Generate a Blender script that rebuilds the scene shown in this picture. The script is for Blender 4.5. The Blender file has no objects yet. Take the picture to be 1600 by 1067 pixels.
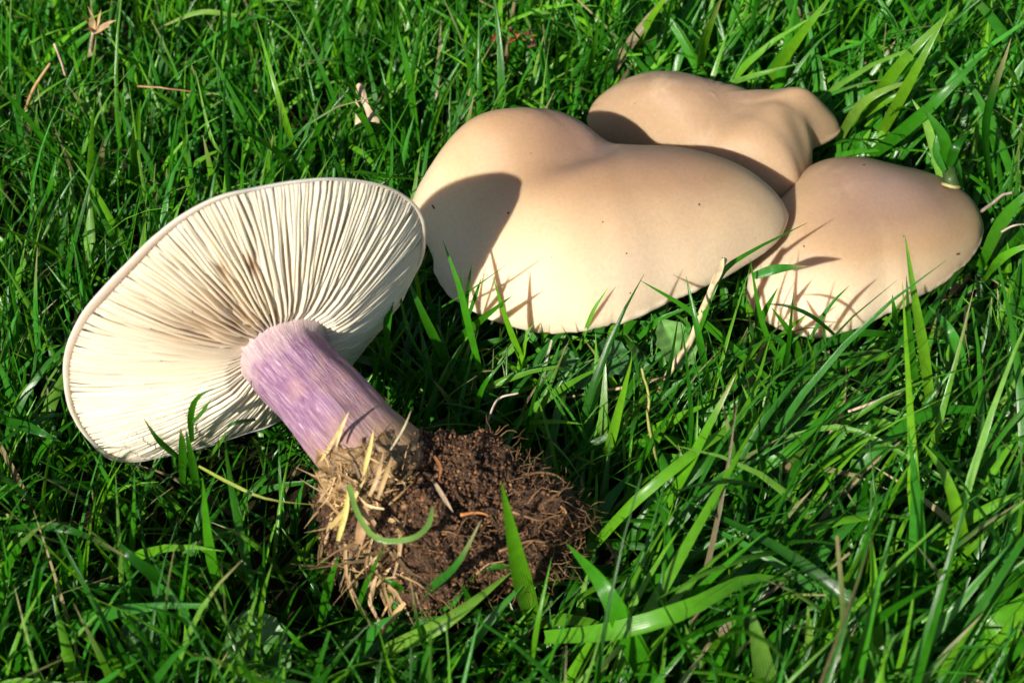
import bpy, math, random
import numpy as np
from mathutils import Vector, Matrix
from mathutils.bvhtree import BVHTree

# ------------------------------------------------------------------ camera, sky, sun, exposure
S = 0.01                                    # everything below is laid out in centimetres
W, H = 1600, 1067
PITCH = math.radians(45.0)
FPX = 2537.0
DIST = 44.0
fwd = np.array([0, math.cos(PITCH), -math.sin(PITCH)])
upv = np.array([0, math.sin(PITCH), math.cos(PITCH)])
rgt = np.array([1.0, 0, 0])
CAM = np.array([0, 0, 2.0]) - DIST * fwd

scene = bpy.context.scene
col = scene.collection
cam_data = bpy.data.cameras.new('camera')
cam = bpy.data.objects.new('camera', cam_data)
col.objects.link(cam)
cam.location = CAM * S
cam.rotation_euler = (math.pi / 2 - PITCH, 0, 0)
cam_data.sensor_width = 22.2
cam_data.lens = 22.2 * FPX / W
cam_data.clip_start = 0.01
cam_data.clip_end = 500
cam_data.dof.use_dof = True
cam_data.dof.focus_distance = 0.435
cam_data.dof.aperture_fstop = 13
scene.camera = cam

SUN_EL = math.radians(33)
SUN_AZ = math.radians(34)                   # to the left of straight behind the camera
sun_dir = np.array([-math.sin(SUN_AZ) * math.cos(SUN_EL), -math.cos(SUN_AZ) * math.cos(SUN_EL), math.sin(SUN_EL)])
world = bpy.data.worlds.new('World')
scene.world = world
world.use_nodes = True
wn = world.node_tree
bg = wn.nodes['Background']
sky = wn.nodes.new('ShaderNodeTexSky')
sky.sky_type = 'NISHITA'
sky.sun_disc = False
sky.sun_elevation = SUN_EL
sky.sun_rotation = math.atan2(sun_dir[0], sun_dir[1])
wn.links.new(sky.outputs[0], bg.inputs[0])
bg.inputs[1].default_value = 0.070
sd = bpy.data.lights.new('sun', 'SUN')
sd.energy = 5.0
sd.angle = math.radians(0.8)
sd.color = (1.0, 0.94, 0.84)
sun = bpy.data.objects.new('sun', sd)
col.objects.link(sun)
sun.rotation_euler = Vector(tuple(sun_dir)).to_track_quat('Z', 'Y').to_euler()
scene.view_settings.view_transform = 'Standard'
scene.view_settings.look = 'None'
scene.view_settings.gamma = 1
scene.view_settings.use_curve_mapping = False
scene.view_settings.exposure = 0.5
scene.cycles.max_bounces = 6
scene.cycles.transparent_max_bounces = 4
scene.cycles.caustics_reflective = False
scene.cycles.caustics_refractive = False
scene.cycles.sample_clamp_indirect = 4

rng = np.random.default_rng(7)
random.seed(7)


# ------------------------------------------------------------------ helpers
def at(x, y, z):
    """world point (cm) at height z that stands at place x, y of the plan drawn over the photograph"""
    r = fwd + rgt * (x - W / 2) / FPX - upv * (y - H / 2) / FPX
    return CAM + r * (z - CAM[2]) / r[2]


def per_interp(vals, t):
    vals = np.asarray(vals, float)
    n = len(vals)
    u = (np.asarray(t) / (2 * math.pi) * n) % n
    i = np.floor(u).astype(int)
    f = u - i
    p0, p1, p2, p3 = vals[(i - 1) % n], vals[i % n], vals[(i + 1) % n], vals[(i + 2) % n]
    return p1 + 0.5 * f * (p2 - p0 + f * (2 * p0 - 5 * p1 + 4 * p2 - p3 + f * (3 * (p1 - p2) + p3 - p0)))


def spline(pts, n):
    """Catmull-Rom through the points, n samples"""
    P = np.asarray(pts, float)
    P = np.vstack([2 * P[0] - P[1], P, 2 * P[-1] - P[-2]])
    m = len(P) - 3
    out = []
    for k in range(n):
        u = k / (n - 1) * m
        i = min(int(u), m - 1)
        f = u - i
        p0, p1, p2, p3 = P[i], P[i + 1], P[i + 2], P[i + 3]
        out.append(p1 + 0.5 * f * (p2 - p0 + f * (2 * p0 - 5 * p1 + 4 * p2 - p3 + f * (3 * (p1 - p2) + p3 - p0))))
    return np.array(out)


def mesh_obj(name, verts, faces, mat, parent=None, smooth=True, attrs=None, loc=None):
    """ONE mesh object; verts in cm. loc (cm) is its origin."""
    v = np.asarray(verts, float)
    o0 = np.zeros(3) if loc is None else np.asarray(loc, float)
    me = bpy.data.meshes.new(name)
    f = np.asarray(faces) if not isinstance(faces, list) else faces
    v = (v - o0) * S
    if isinstance(f, np.ndarray):
        n, k = f.shape
        me.vertices.add(len(v))
        me.vertices.foreach_set('co', v.astype(np.float32).ravel())
        me.loops.add(n * k)
        me.loops.foreach_set('vertex_index', f.astype(np.int32).ravel())
        me.polygons.add(n)
        me.polygons.foreach_set('loop_start', np.arange(0, n * k, k, dtype=np.int32))
        me.update(calc_edges=True)
        me.validate()
    else:
        me.from_pydata([tuple(p) for p in v], [], f)
    if smooth:
        me.polygons.foreach_set('use_smooth', np.ones(len(me.polygons), bool))
    for an, (kind, data) in (attrs or {}).items():
        a = me.attributes.new(an, kind, 'POINT')
        key = 'color' if kind == 'FLOAT_COLOR' else ('vector' if kind == 'FLOAT_VECTOR' else 'value')
        a.data.foreach_set(key, np.asarray(data, np.float32).ravel())
    me.materials.append(mat)
    ob = bpy.data.objects.new(name, me)
    col.objects.link(ob)
    if parent is not None:
        ob.parent = parent
        ob.location = (o0 - parent_origin(parent)) * S
    else:
        ob.location = o0 * S
    return ob


def parent_origin(o):
    p = np.zeros(3)
    while o is not None:
        p = p + np.array(o.location) / S
        o = o.parent
    return p


def empty(name, loc):
    e = bpy.data.objects.new(name, None)
    e.empty_display_size = 0.01
    col.objects.link(e)
    e.location = np.asarray(loc, float) * S
    return e


def tag(o, label=None, cat=None, group=None, kind=None):
    if label: o['label'] = label
    if cat: o['category'] = cat
    if group: o['group'] = group
    if kind: o['kind'] = kind
    return o


def tube(pts, radii, sides=8, cap=True):
    """verts, quad/tri faces of a tube along pts"""
    P = np.asarray(pts, float)
    n = len(P)
    radii = np.broadcast_to(np.asarray(radii, float), (n,))
    T = np.gradient(P, axis=0)
    T /= np.linalg.norm(T, axis=1)[:, None] + 1e-9
    ref = np.array([0, 0, 1.0]) if abs(T[0][2]) < 0.9 else np.array([1.0, 0, 0])
    V = []
    a = np.linspace(0, 2 * math.pi, sides, endpoint=False)
    u = np.cross(T[0], ref)
    for i in range(n):
        u = u - T[i] * (u @ T[i])
        u /= np.linalg.norm(u) + 1e-9
        w = np.cross(T[i], u)
        V.append(P[i] + radii[i] * (np.cos(a)[:, None] * u + np.sin(a)[:, None] * w))
    V = np.vstack(V)
    F = []
    for i in range(n - 1):
        for j in range(sides):
            k = (j + 1) % sides
            F.append([i * sides + j, i * sides + k, (i + 1) * sides + k, (i + 1) * sides + j])
    if cap:
        F.append(list(range(sides))[::-1])
        F.append([(n - 1) * sides + j for j in range(sides)])
    return V, F


# simple value noise for shaping geometry
def _hash(ix, iy, iz):
    h = (ix * 374761393 + iy * 668265263 + iz * 2147483647) & 0xffffffff
    h = ((h ^ (h >> 13)) * 1274126177) & 0xffffffff
    return ((h ^ (h >> 16)) & 0xffff) / 65535.0


def vnoise(p):
    p = np.asarray(p, float)
    i = np.floor(p).astype(np.int64)
    f = p - i
    f = f * f * (3 - 2 * f)
    out = 0
    for dx in (0, 1):
        for dy in (0, 1):
            for dz in (0, 1):
                w = (f[..., 0] if dx else 1 - f[..., 0]) * (f[..., 1] if dy else 1 - f[..., 1]) * (f[..., 2] if dz else 1 - f[..., 2])
                out = out + w * _hash(i[..., 0] + dx + 5000, i[..., 1] + dy + 5000, i[..., 2] + dz + 5000)
    return out * 2 - 1


# ------------------------------------------------------------------ materials
def new_mat(name):
    m = bpy.data.materials.new(name)
    m.use_nodes = True
    nt = m.node_tree
    return m, nt, nt.nodes['Principled BSDF']


def node(nt, t, **kw):
    n = nt.nodes.new(t)
    for k, v in kw.items():
        setattr(n, k, v)
    return n


def ramp(nt, stops):
    r = node(nt, 'ShaderNodeValToRGB')
    e = r.color_ramp.elements
    while len(e) < len(stops):
        e.new(0.5)
    for k, (p, c) in enumerate(stops):
        e[k].position = p
        e[k].color = (*c, 1)
    return r


def mixc(nt, fac, a, b, mode='MIX'):
    m = node(nt, 'ShaderNodeMix', data_type='RGBA', blend_type=mode)
    for sock, v in ((m.inputs[0], fac), (m.inputs[6], a), (m.inputs[7], b)):
        if hasattr(v, 'is_linked') or hasattr(v, 'links'):
            nt.links.new(v, sock)
        elif isinstance(v, (int, float)):
            sock.default_value = v
        else:
            sock.default_value = (*v, 1)
    return m.outputs[2]


def noise(nt, scale, detail=3, rough=0.5, coord=None, dist=0.0):
    n = node(nt, 'ShaderNodeTexNoise')
    n.inputs['Scale'].default_value = scale
    n.inputs['Detail'].default_value = detail
    n.inputs['Roughness'].default_value = rough
    n.inputs['Distortion'].default_value = dist
    if coord is not None:
        nt.links.new(coord, n.inputs['Vector'])
    return n


def bump(nt, height, strength, distance, bsdf):
    b = node(nt, 'ShaderNodeBump')
    b.inputs['Strength'].default_value = strength
    b.inputs['Distance'].default_value = distance
    nt.links.new(height, b.inputs['Height'])
    nt.links.new(b.outputs[0], bsdf.inputs['Normal'])
    return b


def cap_skin_material(name, stops, spot, seed):
    m, nt, b = new_mat(name)
    tc = node(nt, 'ShaderNodeTexCoord')
    mp = node(nt, 'ShaderNodeMapping')
    mp.inputs['Location'].default_value = (seed, seed * 0.7, 0)
    nt.links.new(tc.outputs['Object'], mp.inputs[0])
    v = mp.outputs[0]
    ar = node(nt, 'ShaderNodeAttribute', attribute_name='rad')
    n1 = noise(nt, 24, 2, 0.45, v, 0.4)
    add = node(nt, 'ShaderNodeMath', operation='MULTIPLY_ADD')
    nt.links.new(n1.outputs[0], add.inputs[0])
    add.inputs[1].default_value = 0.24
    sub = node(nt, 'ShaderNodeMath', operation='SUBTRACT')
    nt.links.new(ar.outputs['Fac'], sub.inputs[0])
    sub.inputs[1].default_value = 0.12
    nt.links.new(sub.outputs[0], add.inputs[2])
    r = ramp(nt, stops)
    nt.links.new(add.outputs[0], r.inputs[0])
    # lilac-grey bloom in broad clouds
    n2 = noise(nt, 17, 2, 0.5, v)
    r2 = ramp(nt, [(0.45, (0, 0, 0)), (0.72, (1, 1, 1))])
    nt.links.new(n2.outputs[0], r2.inputs[0])
    f2 = node(nt, 'ShaderNodeMath', operation='MULTIPLY')
    nt.links.new(r2.outputs[0], f2.inputs[0])
    f2.inputs[1].default_value = 0.4
    c = mixc(nt, f2.outputs[0], r.outputs[0], (0.29, 0.195, 0.172))
    # pale mottled patches
    n3 = noise(nt, 90, 5, 0.65, v)
    r3 = ramp(nt, [(0.50, (0, 0, 0)), (0.68, (1, 1, 1))])
    nt.links.new(n3.outputs[0], r3.inputs[0])
    nm = noise(nt, 30, 2, 0.5, v)
    r3b = ramp(nt, [(0.52, (0, 0, 0)), (0.66, (1, 1, 1))])
    nt.links.new(nm.outputs[1], r3b.inputs[0])
    f3 = node(nt, 'ShaderNodeMath', operation='MULTIPLY')
    nt.links.new(r3.outputs[0], f3.inputs[0])
    nt.links.new(r3b.outputs[0], f3.inputs[1])
    f3b = node(nt, 'ShaderNodeMath', operation='MULTIPLY')
    nt.links.new(f3.outputs[0], f3b.inputs[0])
    f3b.inputs[1].default_value = 0.55
    c = mixc(nt, f3b.outputs[0], c, (0.60, 0.45, 0.29))
    # fine grain and dark specks
    n4 = noise(nt, 900, 3, 0.7, v)
    r4 = ramp(nt, [(0.30, (0.93, 0.925, 0.92)), (0.7, (1.05, 1.05, 1.05))])
    nt.links.new(n4.outputs[0], r4.inputs[0])
    c = mixc(nt, 1.0, c, r4.outputs[0], 'MULTIPLY')
    vo = node(nt, 'ShaderNodeTexVoronoi')
    vo.inputs['Scale'].default_value = spot
    nt.links.new(v, vo.inputs['Vector'])
    r5 = ramp(nt, [(0.035, (1, 1, 1)), (0.055, (0, 0, 0))])
    nt.links.new(vo.outputs['Distance'], r5.inputs[0])
    gate = ramp(nt, [(0.62, (0, 0, 0)), (0.63, (1, 1, 1))])
    nt.links.new(vo.outputs['Color'], gate.inputs[0])
    f5 = node(nt, 'ShaderNodeMath', operation='MULTIPLY')
    nt.links.new(r5.outputs[0], f5.inputs[0])
    nt.links.new(gate.outputs[0], f5.inputs[1])
    c = mixc(nt, f5.outputs[0], c, (0.16, 0.08, 0.04))
    nt.links.new(c, b.inputs['Base Color'])
    b.inputs['Roughness'].default_value = 0.55
    b.inputs['Specular IOR Level'].default_value = 0.28
    b.inputs['Subsurface Weight'].default_value = 0.75
    b.inputs['Subsurface Radius'].default_value = (1.0, 0.7, 0.45)
    b.inputs['Subsurface Scale'].default_value = 0.005
    bm = node(nt, 'ShaderNodeMath', operation='MULTIPLY_ADD')
    nt.links.new(n3.outputs[0], bm.inputs[0])
    bm.inputs[1].default_value = 1.2
    nt.links.new(n4.outputs[0], bm.inputs[2])
    bump(nt, bm.outputs[0], 0.14, 0.0006, b)
    return m


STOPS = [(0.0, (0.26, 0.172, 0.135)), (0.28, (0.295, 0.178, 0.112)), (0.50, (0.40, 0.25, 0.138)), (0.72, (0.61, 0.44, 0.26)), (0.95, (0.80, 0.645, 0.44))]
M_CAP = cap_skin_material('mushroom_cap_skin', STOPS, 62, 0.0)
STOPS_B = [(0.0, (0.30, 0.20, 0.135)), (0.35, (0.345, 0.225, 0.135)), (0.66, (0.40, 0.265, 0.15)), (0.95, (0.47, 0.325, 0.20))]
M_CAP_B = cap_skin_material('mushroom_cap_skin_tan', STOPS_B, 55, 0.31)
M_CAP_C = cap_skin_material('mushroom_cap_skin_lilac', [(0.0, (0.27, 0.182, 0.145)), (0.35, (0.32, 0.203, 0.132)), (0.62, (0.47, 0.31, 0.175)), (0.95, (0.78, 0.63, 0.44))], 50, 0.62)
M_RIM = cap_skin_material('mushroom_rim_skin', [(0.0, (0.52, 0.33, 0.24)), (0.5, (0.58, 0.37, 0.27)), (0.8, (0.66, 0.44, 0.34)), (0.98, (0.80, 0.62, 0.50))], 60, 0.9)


def gill_material():
    m, nt, b = new_mat('mushroom_gill')
    tc = node(nt, 'ShaderNodeTexCoord')
    oi = node(nt, 'ShaderNodeObjectInfo')
    ar = node(nt, 'ShaderNodeAttribute', attribute_name='browning')
    n1 = noise(nt, 60, 3, 0.6, tc.outputs['Object'])
    c0 = mixc(nt, n1.outputs[0], (0.80, 0.67, 0.48), (0.86, 0.77, 0.62))
    c = mixc(nt, ar.outputs['Fac'], c0, (0.34, 0.19, 0.08))
    rv = ramp(nt, [(0.0, (0.88, 0.86, 0.83)), (1.0, (1.0, 1.0, 1.0))])
    nt.links.new(oi.outputs['Random'], rv.inputs[0])
    c = mixc(nt, 1.0, c, rv.outputs[0], 'MULTIPLY')
    nt.links.new(c, b.inputs['Base Color'])
    b.inputs['Roughness'].default_value = 0.5
    b.inputs['Specular IOR Level'].default_value = 0.3
    b.inputs['Subsurface Weight'].default_value = 0.5
    b.inputs['Subsurface Radius'].default_value = (1.0, 0.7, 0.4)
    b.inputs['Subsurface Scale'].default_value = 0.0015
    return m


M_GILL = gill_material()


def plain(name, c1, c2, scale=200, rough=0.6, spec=0.3, bstr=0.4, bdist=0.0005, detail=4):
    m, nt, b = new_mat(name)
    tc = node(nt, 'ShaderNodeTexCoord')
    n1 = noise(nt, scale, detail, 0.6, tc.outputs['Object'])
    r = ramp(nt, [(0.3, c1), (0.7, c2)])
    nt.links.new(n1.outputs[0], r.inputs[0])
    nt.links.new(r.outputs[0], b.inputs['Base Color'])
    b.inputs['Roughness'].default_value = rough
    b.inputs['Specular IOR Level'].default_value = spec
    if bstr:
        bump(nt, n1.outputs[0], bstr, bdist, b)
    return m


M_FLESH = plain('mushroom_flesh', (0.70, 0.55, 0.37), (0.80, 0.67, 0.49), 80, 0.6, 0.2, 0.2)


def stem_material():
    m, nt, b = new_mat('lilac_stem')
    tc = node(nt, 'ShaderNodeTexCoord')
    uv = node(nt, 'ShaderNodeAttribute', attribute_name='suv')     # x round, y along (0..1)
    sep = node(nt, 'ShaderNodeSeparateXYZ')
    nt.links.new(uv.outputs['Vector'], sep.inputs[0])
    mp = node(nt, 'ShaderNodeMapping')
    mp.inputs['Scale'].default_value = (20, 6.5, 20)
    nt.links.new(uv.outputs['Vector'], mp.inputs[0])
    fib = noise(nt, 1.5, 7, 0.70, mp.outputs[0], 1.0)
    r = ramp(nt, [(0.27, (0.12, 0.048, 0.115)), (0.44, (0.24, 0.115, 0.215)), (0.57, (0.38, 0.225, 0.32)), (0.73, (0.68, 0.55, 0.60))])
    nt.links.new(fib.outputs[0], r.inputs[0])
    # pinkish tan blotches and brown scars
    n2 = noise(nt, 95, 4, 0.6, tc.outputs['Object'])
    r2 = ramp(nt, [(0.52, (0, 0, 0)), (0.66, (1, 1, 1))])
    nt.links.new(n2.outputs[0], r2.inputs[0])
    f2 = node(nt, 'ShaderNodeMath', operation='MULTIPLY')
    nt.links.new(r2.outputs[0], f2.inputs[0])
    f2.inputs[1].default_value = 0.55
    c = mixc(nt, f2.outputs[0], r.outputs[0], (0.46, 0.27, 0.24))
    # pale collar at the gills, earthy tan towards the foot
    n3 = noise(nt, 160, 3, 0.6, tc.outputs['Object'])
    ad = node(nt, 'ShaderNodeMath', operation='MULTIPLY_ADD')
    nt.links.new(n3.outputs[0], ad.inputs[0])
    ad.inputs[1].default_value = 0.22
    sb = node(nt, 'ShaderNodeMath', operation='SUBTRACT')
    nt.links.new(sep.outputs[1], sb.inputs[0])
    sb.inputs[1].default_value = 0.11
    nt.links.new(sb.outputs[0], ad.inputs[2])
    rt = ramp(nt, [(0.10, (1, 1, 1)), (0.22, (0, 0, 0))])
    nt.links.new(ad.outputs[0], rt.inputs[0])
    ft = node(nt, 'ShaderNodeMath', operation='MULTIPLY')
    nt.links.new(rt.outputs[0], ft.inputs[0])
    ft.inputs[1].default_value = 0.75
    c = mixc(nt, ft.outputs[0], c, (0.72, 0.56, 0.50))
    rb = ramp(nt, [(0.46, (0, 0, 0)), (0.70, (1, 1, 1))])
    nt.links.new(ad.outputs[0], rb.inputs[0])
    c = mixc(nt, rb.outputs[0], c, (0.36, 0.22, 0.11))
    nt.links.new(c, b.inputs['Base Color'])
    b.inputs['Roughness'].default_value = 0.48
    b.inputs['Specular IOR Level'].default_value = 0.4
    b.inputs['Subsurface Weight'].default_value = 0.08
    b.inputs['Subsurface Scale'].default_value = 0.002
    bump(nt, fib.outputs[0], 0.8, 0.0009, b)
    return m


M_STEM = stem_material()
M_MYC = plain('matted_straw_and_mycelium', (0.08, 0.04, 0.015), (0.40, 0.25, 0.11), 420, 0.4, 0.5, 1.0, 0.0015)
M_SOIL = plain('damp_soil', (0.016, 0.008, 0.004), (0.100, 0.048, 0.021), 420, 0.75, 0.35, 0.9, 0.0012, 6)


def attr_mat(name, rough, spec, trans=0.0, veins=False, mott=0.25):
    """colour from the piece's own 'col' attribute, with a little grain; optional translucency for thin leaves"""
    m, nt, b = new_mat(name)
    ac = node(nt, 'ShaderNodeAttribute', attribute_name='col')
    tc = node(nt, 'ShaderNodeTexCoord')
    n1 = noise(nt, 330, 3, 0.6, tc.outputs['Object'])
    lo, hi = 1 - mott, 1 + mott
    r = ramp(nt, [(0.3, (lo, lo, lo)), (0.7, (hi, hi, hi))])
    nt.links.new(n1.outputs[0], r.inputs[0])
    c = mixc(nt, 1.0, ac.outputs['Color'], r.outputs[0], 'MULTIPLY')
    if veins:
        au = node(nt, 'ShaderNodeAttribute', attribute_name='buv')
        sx = node(nt, 'ShaderNodeSeparateXYZ')
        nt.links.new(au.outputs['Vector'], sx.inputs[0])
        sn = node(nt, 'ShaderNodeMath', operation='SINE')
        ml = node(nt, 'ShaderNodeMath', operation='MULTIPLY')
        nt.links.new(sx.outputs[0], ml.inputs[0])
        ml.inputs[1].default_value = 26.0
        nt.links.new(ml.outputs[0], sn.inputs[0])
        rv = ramp(nt, [(0.0, (0.86, 0.88, 0.86)), (1.0, (1.08, 1.06, 1.08))])
        ma = node(nt, 'ShaderNodeMath', operation='MULTIPLY_ADD')
        nt.links.new(sn.outputs[0], ma.inputs[0])
        ma.inputs[1].default_value = 0.5
        ma.inputs[2].default_value = 0.5
        nt.links.new(ma.outputs[0], rv.inputs[0])
        c = mixc(nt, 1.0, c, rv.outputs[0], 'MULTIPLY')
        bump(nt, ma.outputs[0], 0.35, 0.00025, b)
    nt.links.new(c, b.inputs['Base Color'])
    b.inputs['Roughness'].default_value = rough
    b.inputs['Specular IOR Level'].default_value = spec
    if trans:
        tr = node(nt, 'ShaderNodeBsdfTranslucent')
        tcx = mixc(nt, 1.0, c, (1.5, 1.35, 0.5), 'MULTIPLY')
        nt.links.new(tcx, tr.inputs[0])
        mx = node(nt, 'ShaderNodeMixShader')
        mx.inputs[0].default_value = trans
        nt.links.new(b.outputs[0], mx.inputs[1])
        nt.links.new(tr.outputs[0], mx.inputs[2])
        nt.links.new(mx.outputs[0], nt.nodes['Material Output'].inputs[0])
    return m


M_GRASS = attr_mat('grass_blade', 0.25, 0.40, 0.27, veins=True, mott=0.15)
M_LEAF = attr_mat('weed_leaf', 0.42, 0.45, 0.25, mott=0.3)
M_DRY = attr_mat('dry_straw', 0.5, 0.4, 0.1, mott=0.35)
M_ROOT = attr_mat('rootlet', 0.6, 0.3, 0.0, mott=0.35)
M_CRUMB = attr_mat('soil_crumb', 0.7, 0.4, 0.0, mott=0.5)
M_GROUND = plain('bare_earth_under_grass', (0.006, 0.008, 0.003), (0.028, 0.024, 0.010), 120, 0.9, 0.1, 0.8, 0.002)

# ------------------------------------------------------------------ ground
GR = 3000.0
N = 60
g = np.sign(np.linspace(-1, 1, N)) * np.abs(np.linspace(-1, 1, N)) ** 3.0 * GR
gx, gy = np.meshgrid(g, g, indexing='ij')
gz = 0.15 * vnoise(np.stack([gx * 0.15, gy * 0.15, gx * 0], -1)) - 0.15
gv = np.stack([gx, gy, gz], -1).reshape(-1, 3)
idx = np.arange(N * N).reshape(N, N)
gf = np.stack([idx[:-1, :-1], idx[1:, :-1], idx[1:, 1:], idx[:-1, 1:]], -1).reshape(-1, 4)
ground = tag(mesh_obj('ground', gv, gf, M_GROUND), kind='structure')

# ------------------------------------------------------------------ the three caps lying in the grass
CAPS = {}
CAPS['big'] = {'x': 2.372, 'y': 4.252, 'z': 2.6, 'sx': 0.06, 'sy': 0.1, 'H': 2.9, 'a': 2.2, 'b': 0.7, 'f': [(-2.372, 1.188, 2.3, 1.5, 0.237, 0.8), (-4.1, 0.967, 1.3, 1.2, 0.637, 0.6), (-0.335, 0.103, 1.5, 0.7, -2.608, -0.55), (-2.372, -0.66, 1.8, 0.9, -2.527, -0.32)], 'R': [5.47, 5.09, 4.369, 3.687, 3.1, 2.537, 2.116, 1.963, 1.993, 2.184, 2.704, 3.475, 4.006, 4.077, 4.161, 4.684, 5.286, 5.359, 4.996, 4.761, 4.802, 4.79, 4.6, 4.433, 4.358, 4.217, 3.993, 3.828, 3.738, 3.635, 3.575, 3.676, 3.916, 4.247, 4.729, 5.266]}
CAPS['back'] = {'x': 6.005, 'y': 8.273, 'z': 2.2, 'sx': 0.0, 'sy': 0.1, 'H': 1.9, 'a': 2.2, 'b': 0.55, 'f': [(-1.818, -0.221, 1.8, 1.3, 0.0, 0.55), (2.859, -0.065, 1.2, 1.2, -0.349, 0.75), (1.387, -2.594, 1.3, 1.1, -0.904, 0.5), (0.442, -0.473, 1.6, 0.6, 0.556, -0.4), (3.177, -1.15, 1.3, 0.5, 2.281, -0.7)], 'R': [3.246, 4.157, 3.785, 2.265, 2.068, 1.949, 1.7, 1.775, 1.71, 1.852, 1.982, 2.356, 2.935, 3.242, 3.469, 3.704, 3.865, 3.48, 2.7, 2.149, 1.836, 1.632, 1.505, 1.446, 1.428, 1.448, 1.495, 1.67, 1.865, 2.078, 2.448, 2.862, 3.196, 3.113, 3.116, 3.171]}
CAPS['right'] = {'x': 10.323, 'y': 4.414, 'z': 1.05, 'sx': 0.0, 'sy': 0.13, 'H': 2.05, 'a': 2.2, 'b': 0.64, 'f': [(0.769, 0.691, 2, 1.2, -0.469, 0.25)], 'R': [3.138, 3.609, 3.988, 4.12, 3.983, 3.707, 3.47, 3.389, 3.455, 3.571, 3.638, 3.605, 3.469, 3.278, 3.129, 3.092, 3.136, 3.191, 3.278, 3.473, 3.727, 3.853, 3.744, 3.498, 3.244, 2.966, 2.608, 2.252, 2.043, 1.994, 1.99, 1.98, 2.027, 2.178, 2.413, 2.725]}


def dome_field(R, iters=1500, n=96, u0=None):
    """a smooth swelling over the outline R(theta): a membrane blown up over the cap's plan"""
    ext = 1.25 * float(np.max(R))
    g = np.linspace(-ext, ext, n)
    gx_, gy_ = np.meshgrid(g, g, indexing='ij')
    t = np.arctan2(gy_, gx_) % (2 * math.pi)
    ins = (np.hypot(gx_, gy_) < 1.12 * per_interp(R, t)).astype(float)
    u = np.zeros((n, n)) if u0 is None else u0.copy()
    h2 = (g[1] - g[0]) ** 2
    for k in range(iters):
        m = np.zeros_like(u)
        m[1:-1, 1:-1] = 0.25 * (u[2:, 1:-1] + u[:-2, 1:-1] + u[1:-1, 2:] + u[1:-1, :-2] + h2)
        u = m * ins
    f = u.copy()
    for k in range(4):
        f[1:-1, 1:-1] = 0.5 * f[1:-1, 1:-1] + 0.125 * (f[2:, 1:-1] + f[:-2, 1:-1] + f[1:-1, 2:] + f[1:-1, :-2])
    return ext, n, f, u


def field_at(fl, dx, dy):
    ext, n, f, _ = fl
    a = np.clip((dx + ext) / (2 * ext) * (n - 1), 0, n - 1.001)
    b = np.clip((dy + ext) / (2 * ext) * (n - 1), 0, n - 1.001)
    i, j = a.astype(int), b.astype(int)
    p, q = a - i, b - j
    return (f[i, j] * (1 - p) + f[i + 1, j] * p) * (1 - q) + (f[i, j + 1] * (1 - p) + f[i + 1, j + 1] * p) * q


def dome_height(c, fl, dx, dy, rr, t):
    R = per_interp(c['R'], t)
    v = field_at(fl, dx, dy) - field_at(fl, R * np.cos(t), R * np.sin(t)) * rr ** 2
    return c['H'] * (np.maximum(v, 0) / fl[2].max()) ** c['b']


def cap_height(c, fl, dx, dy, rr, t):
    z = c['z'] + c['sx'] * dx + c['sy'] * dy + dome_height(c, fl, dx, dy, rr, t)
    win = 1 - rr ** 6
    for (fx, fy, s1, s2, ang, amp) in c['f']:
        ca, sa = math.cos(ang), math.sin(ang)
        u = ((dx - fx) * ca + (dy - fy) * sa) / s1
        v = (-(dx - fx) * sa + (dy - fy) * ca) / s2
        z = z + amp * np.exp(-u * u - v * v) * win
    return z


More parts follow.
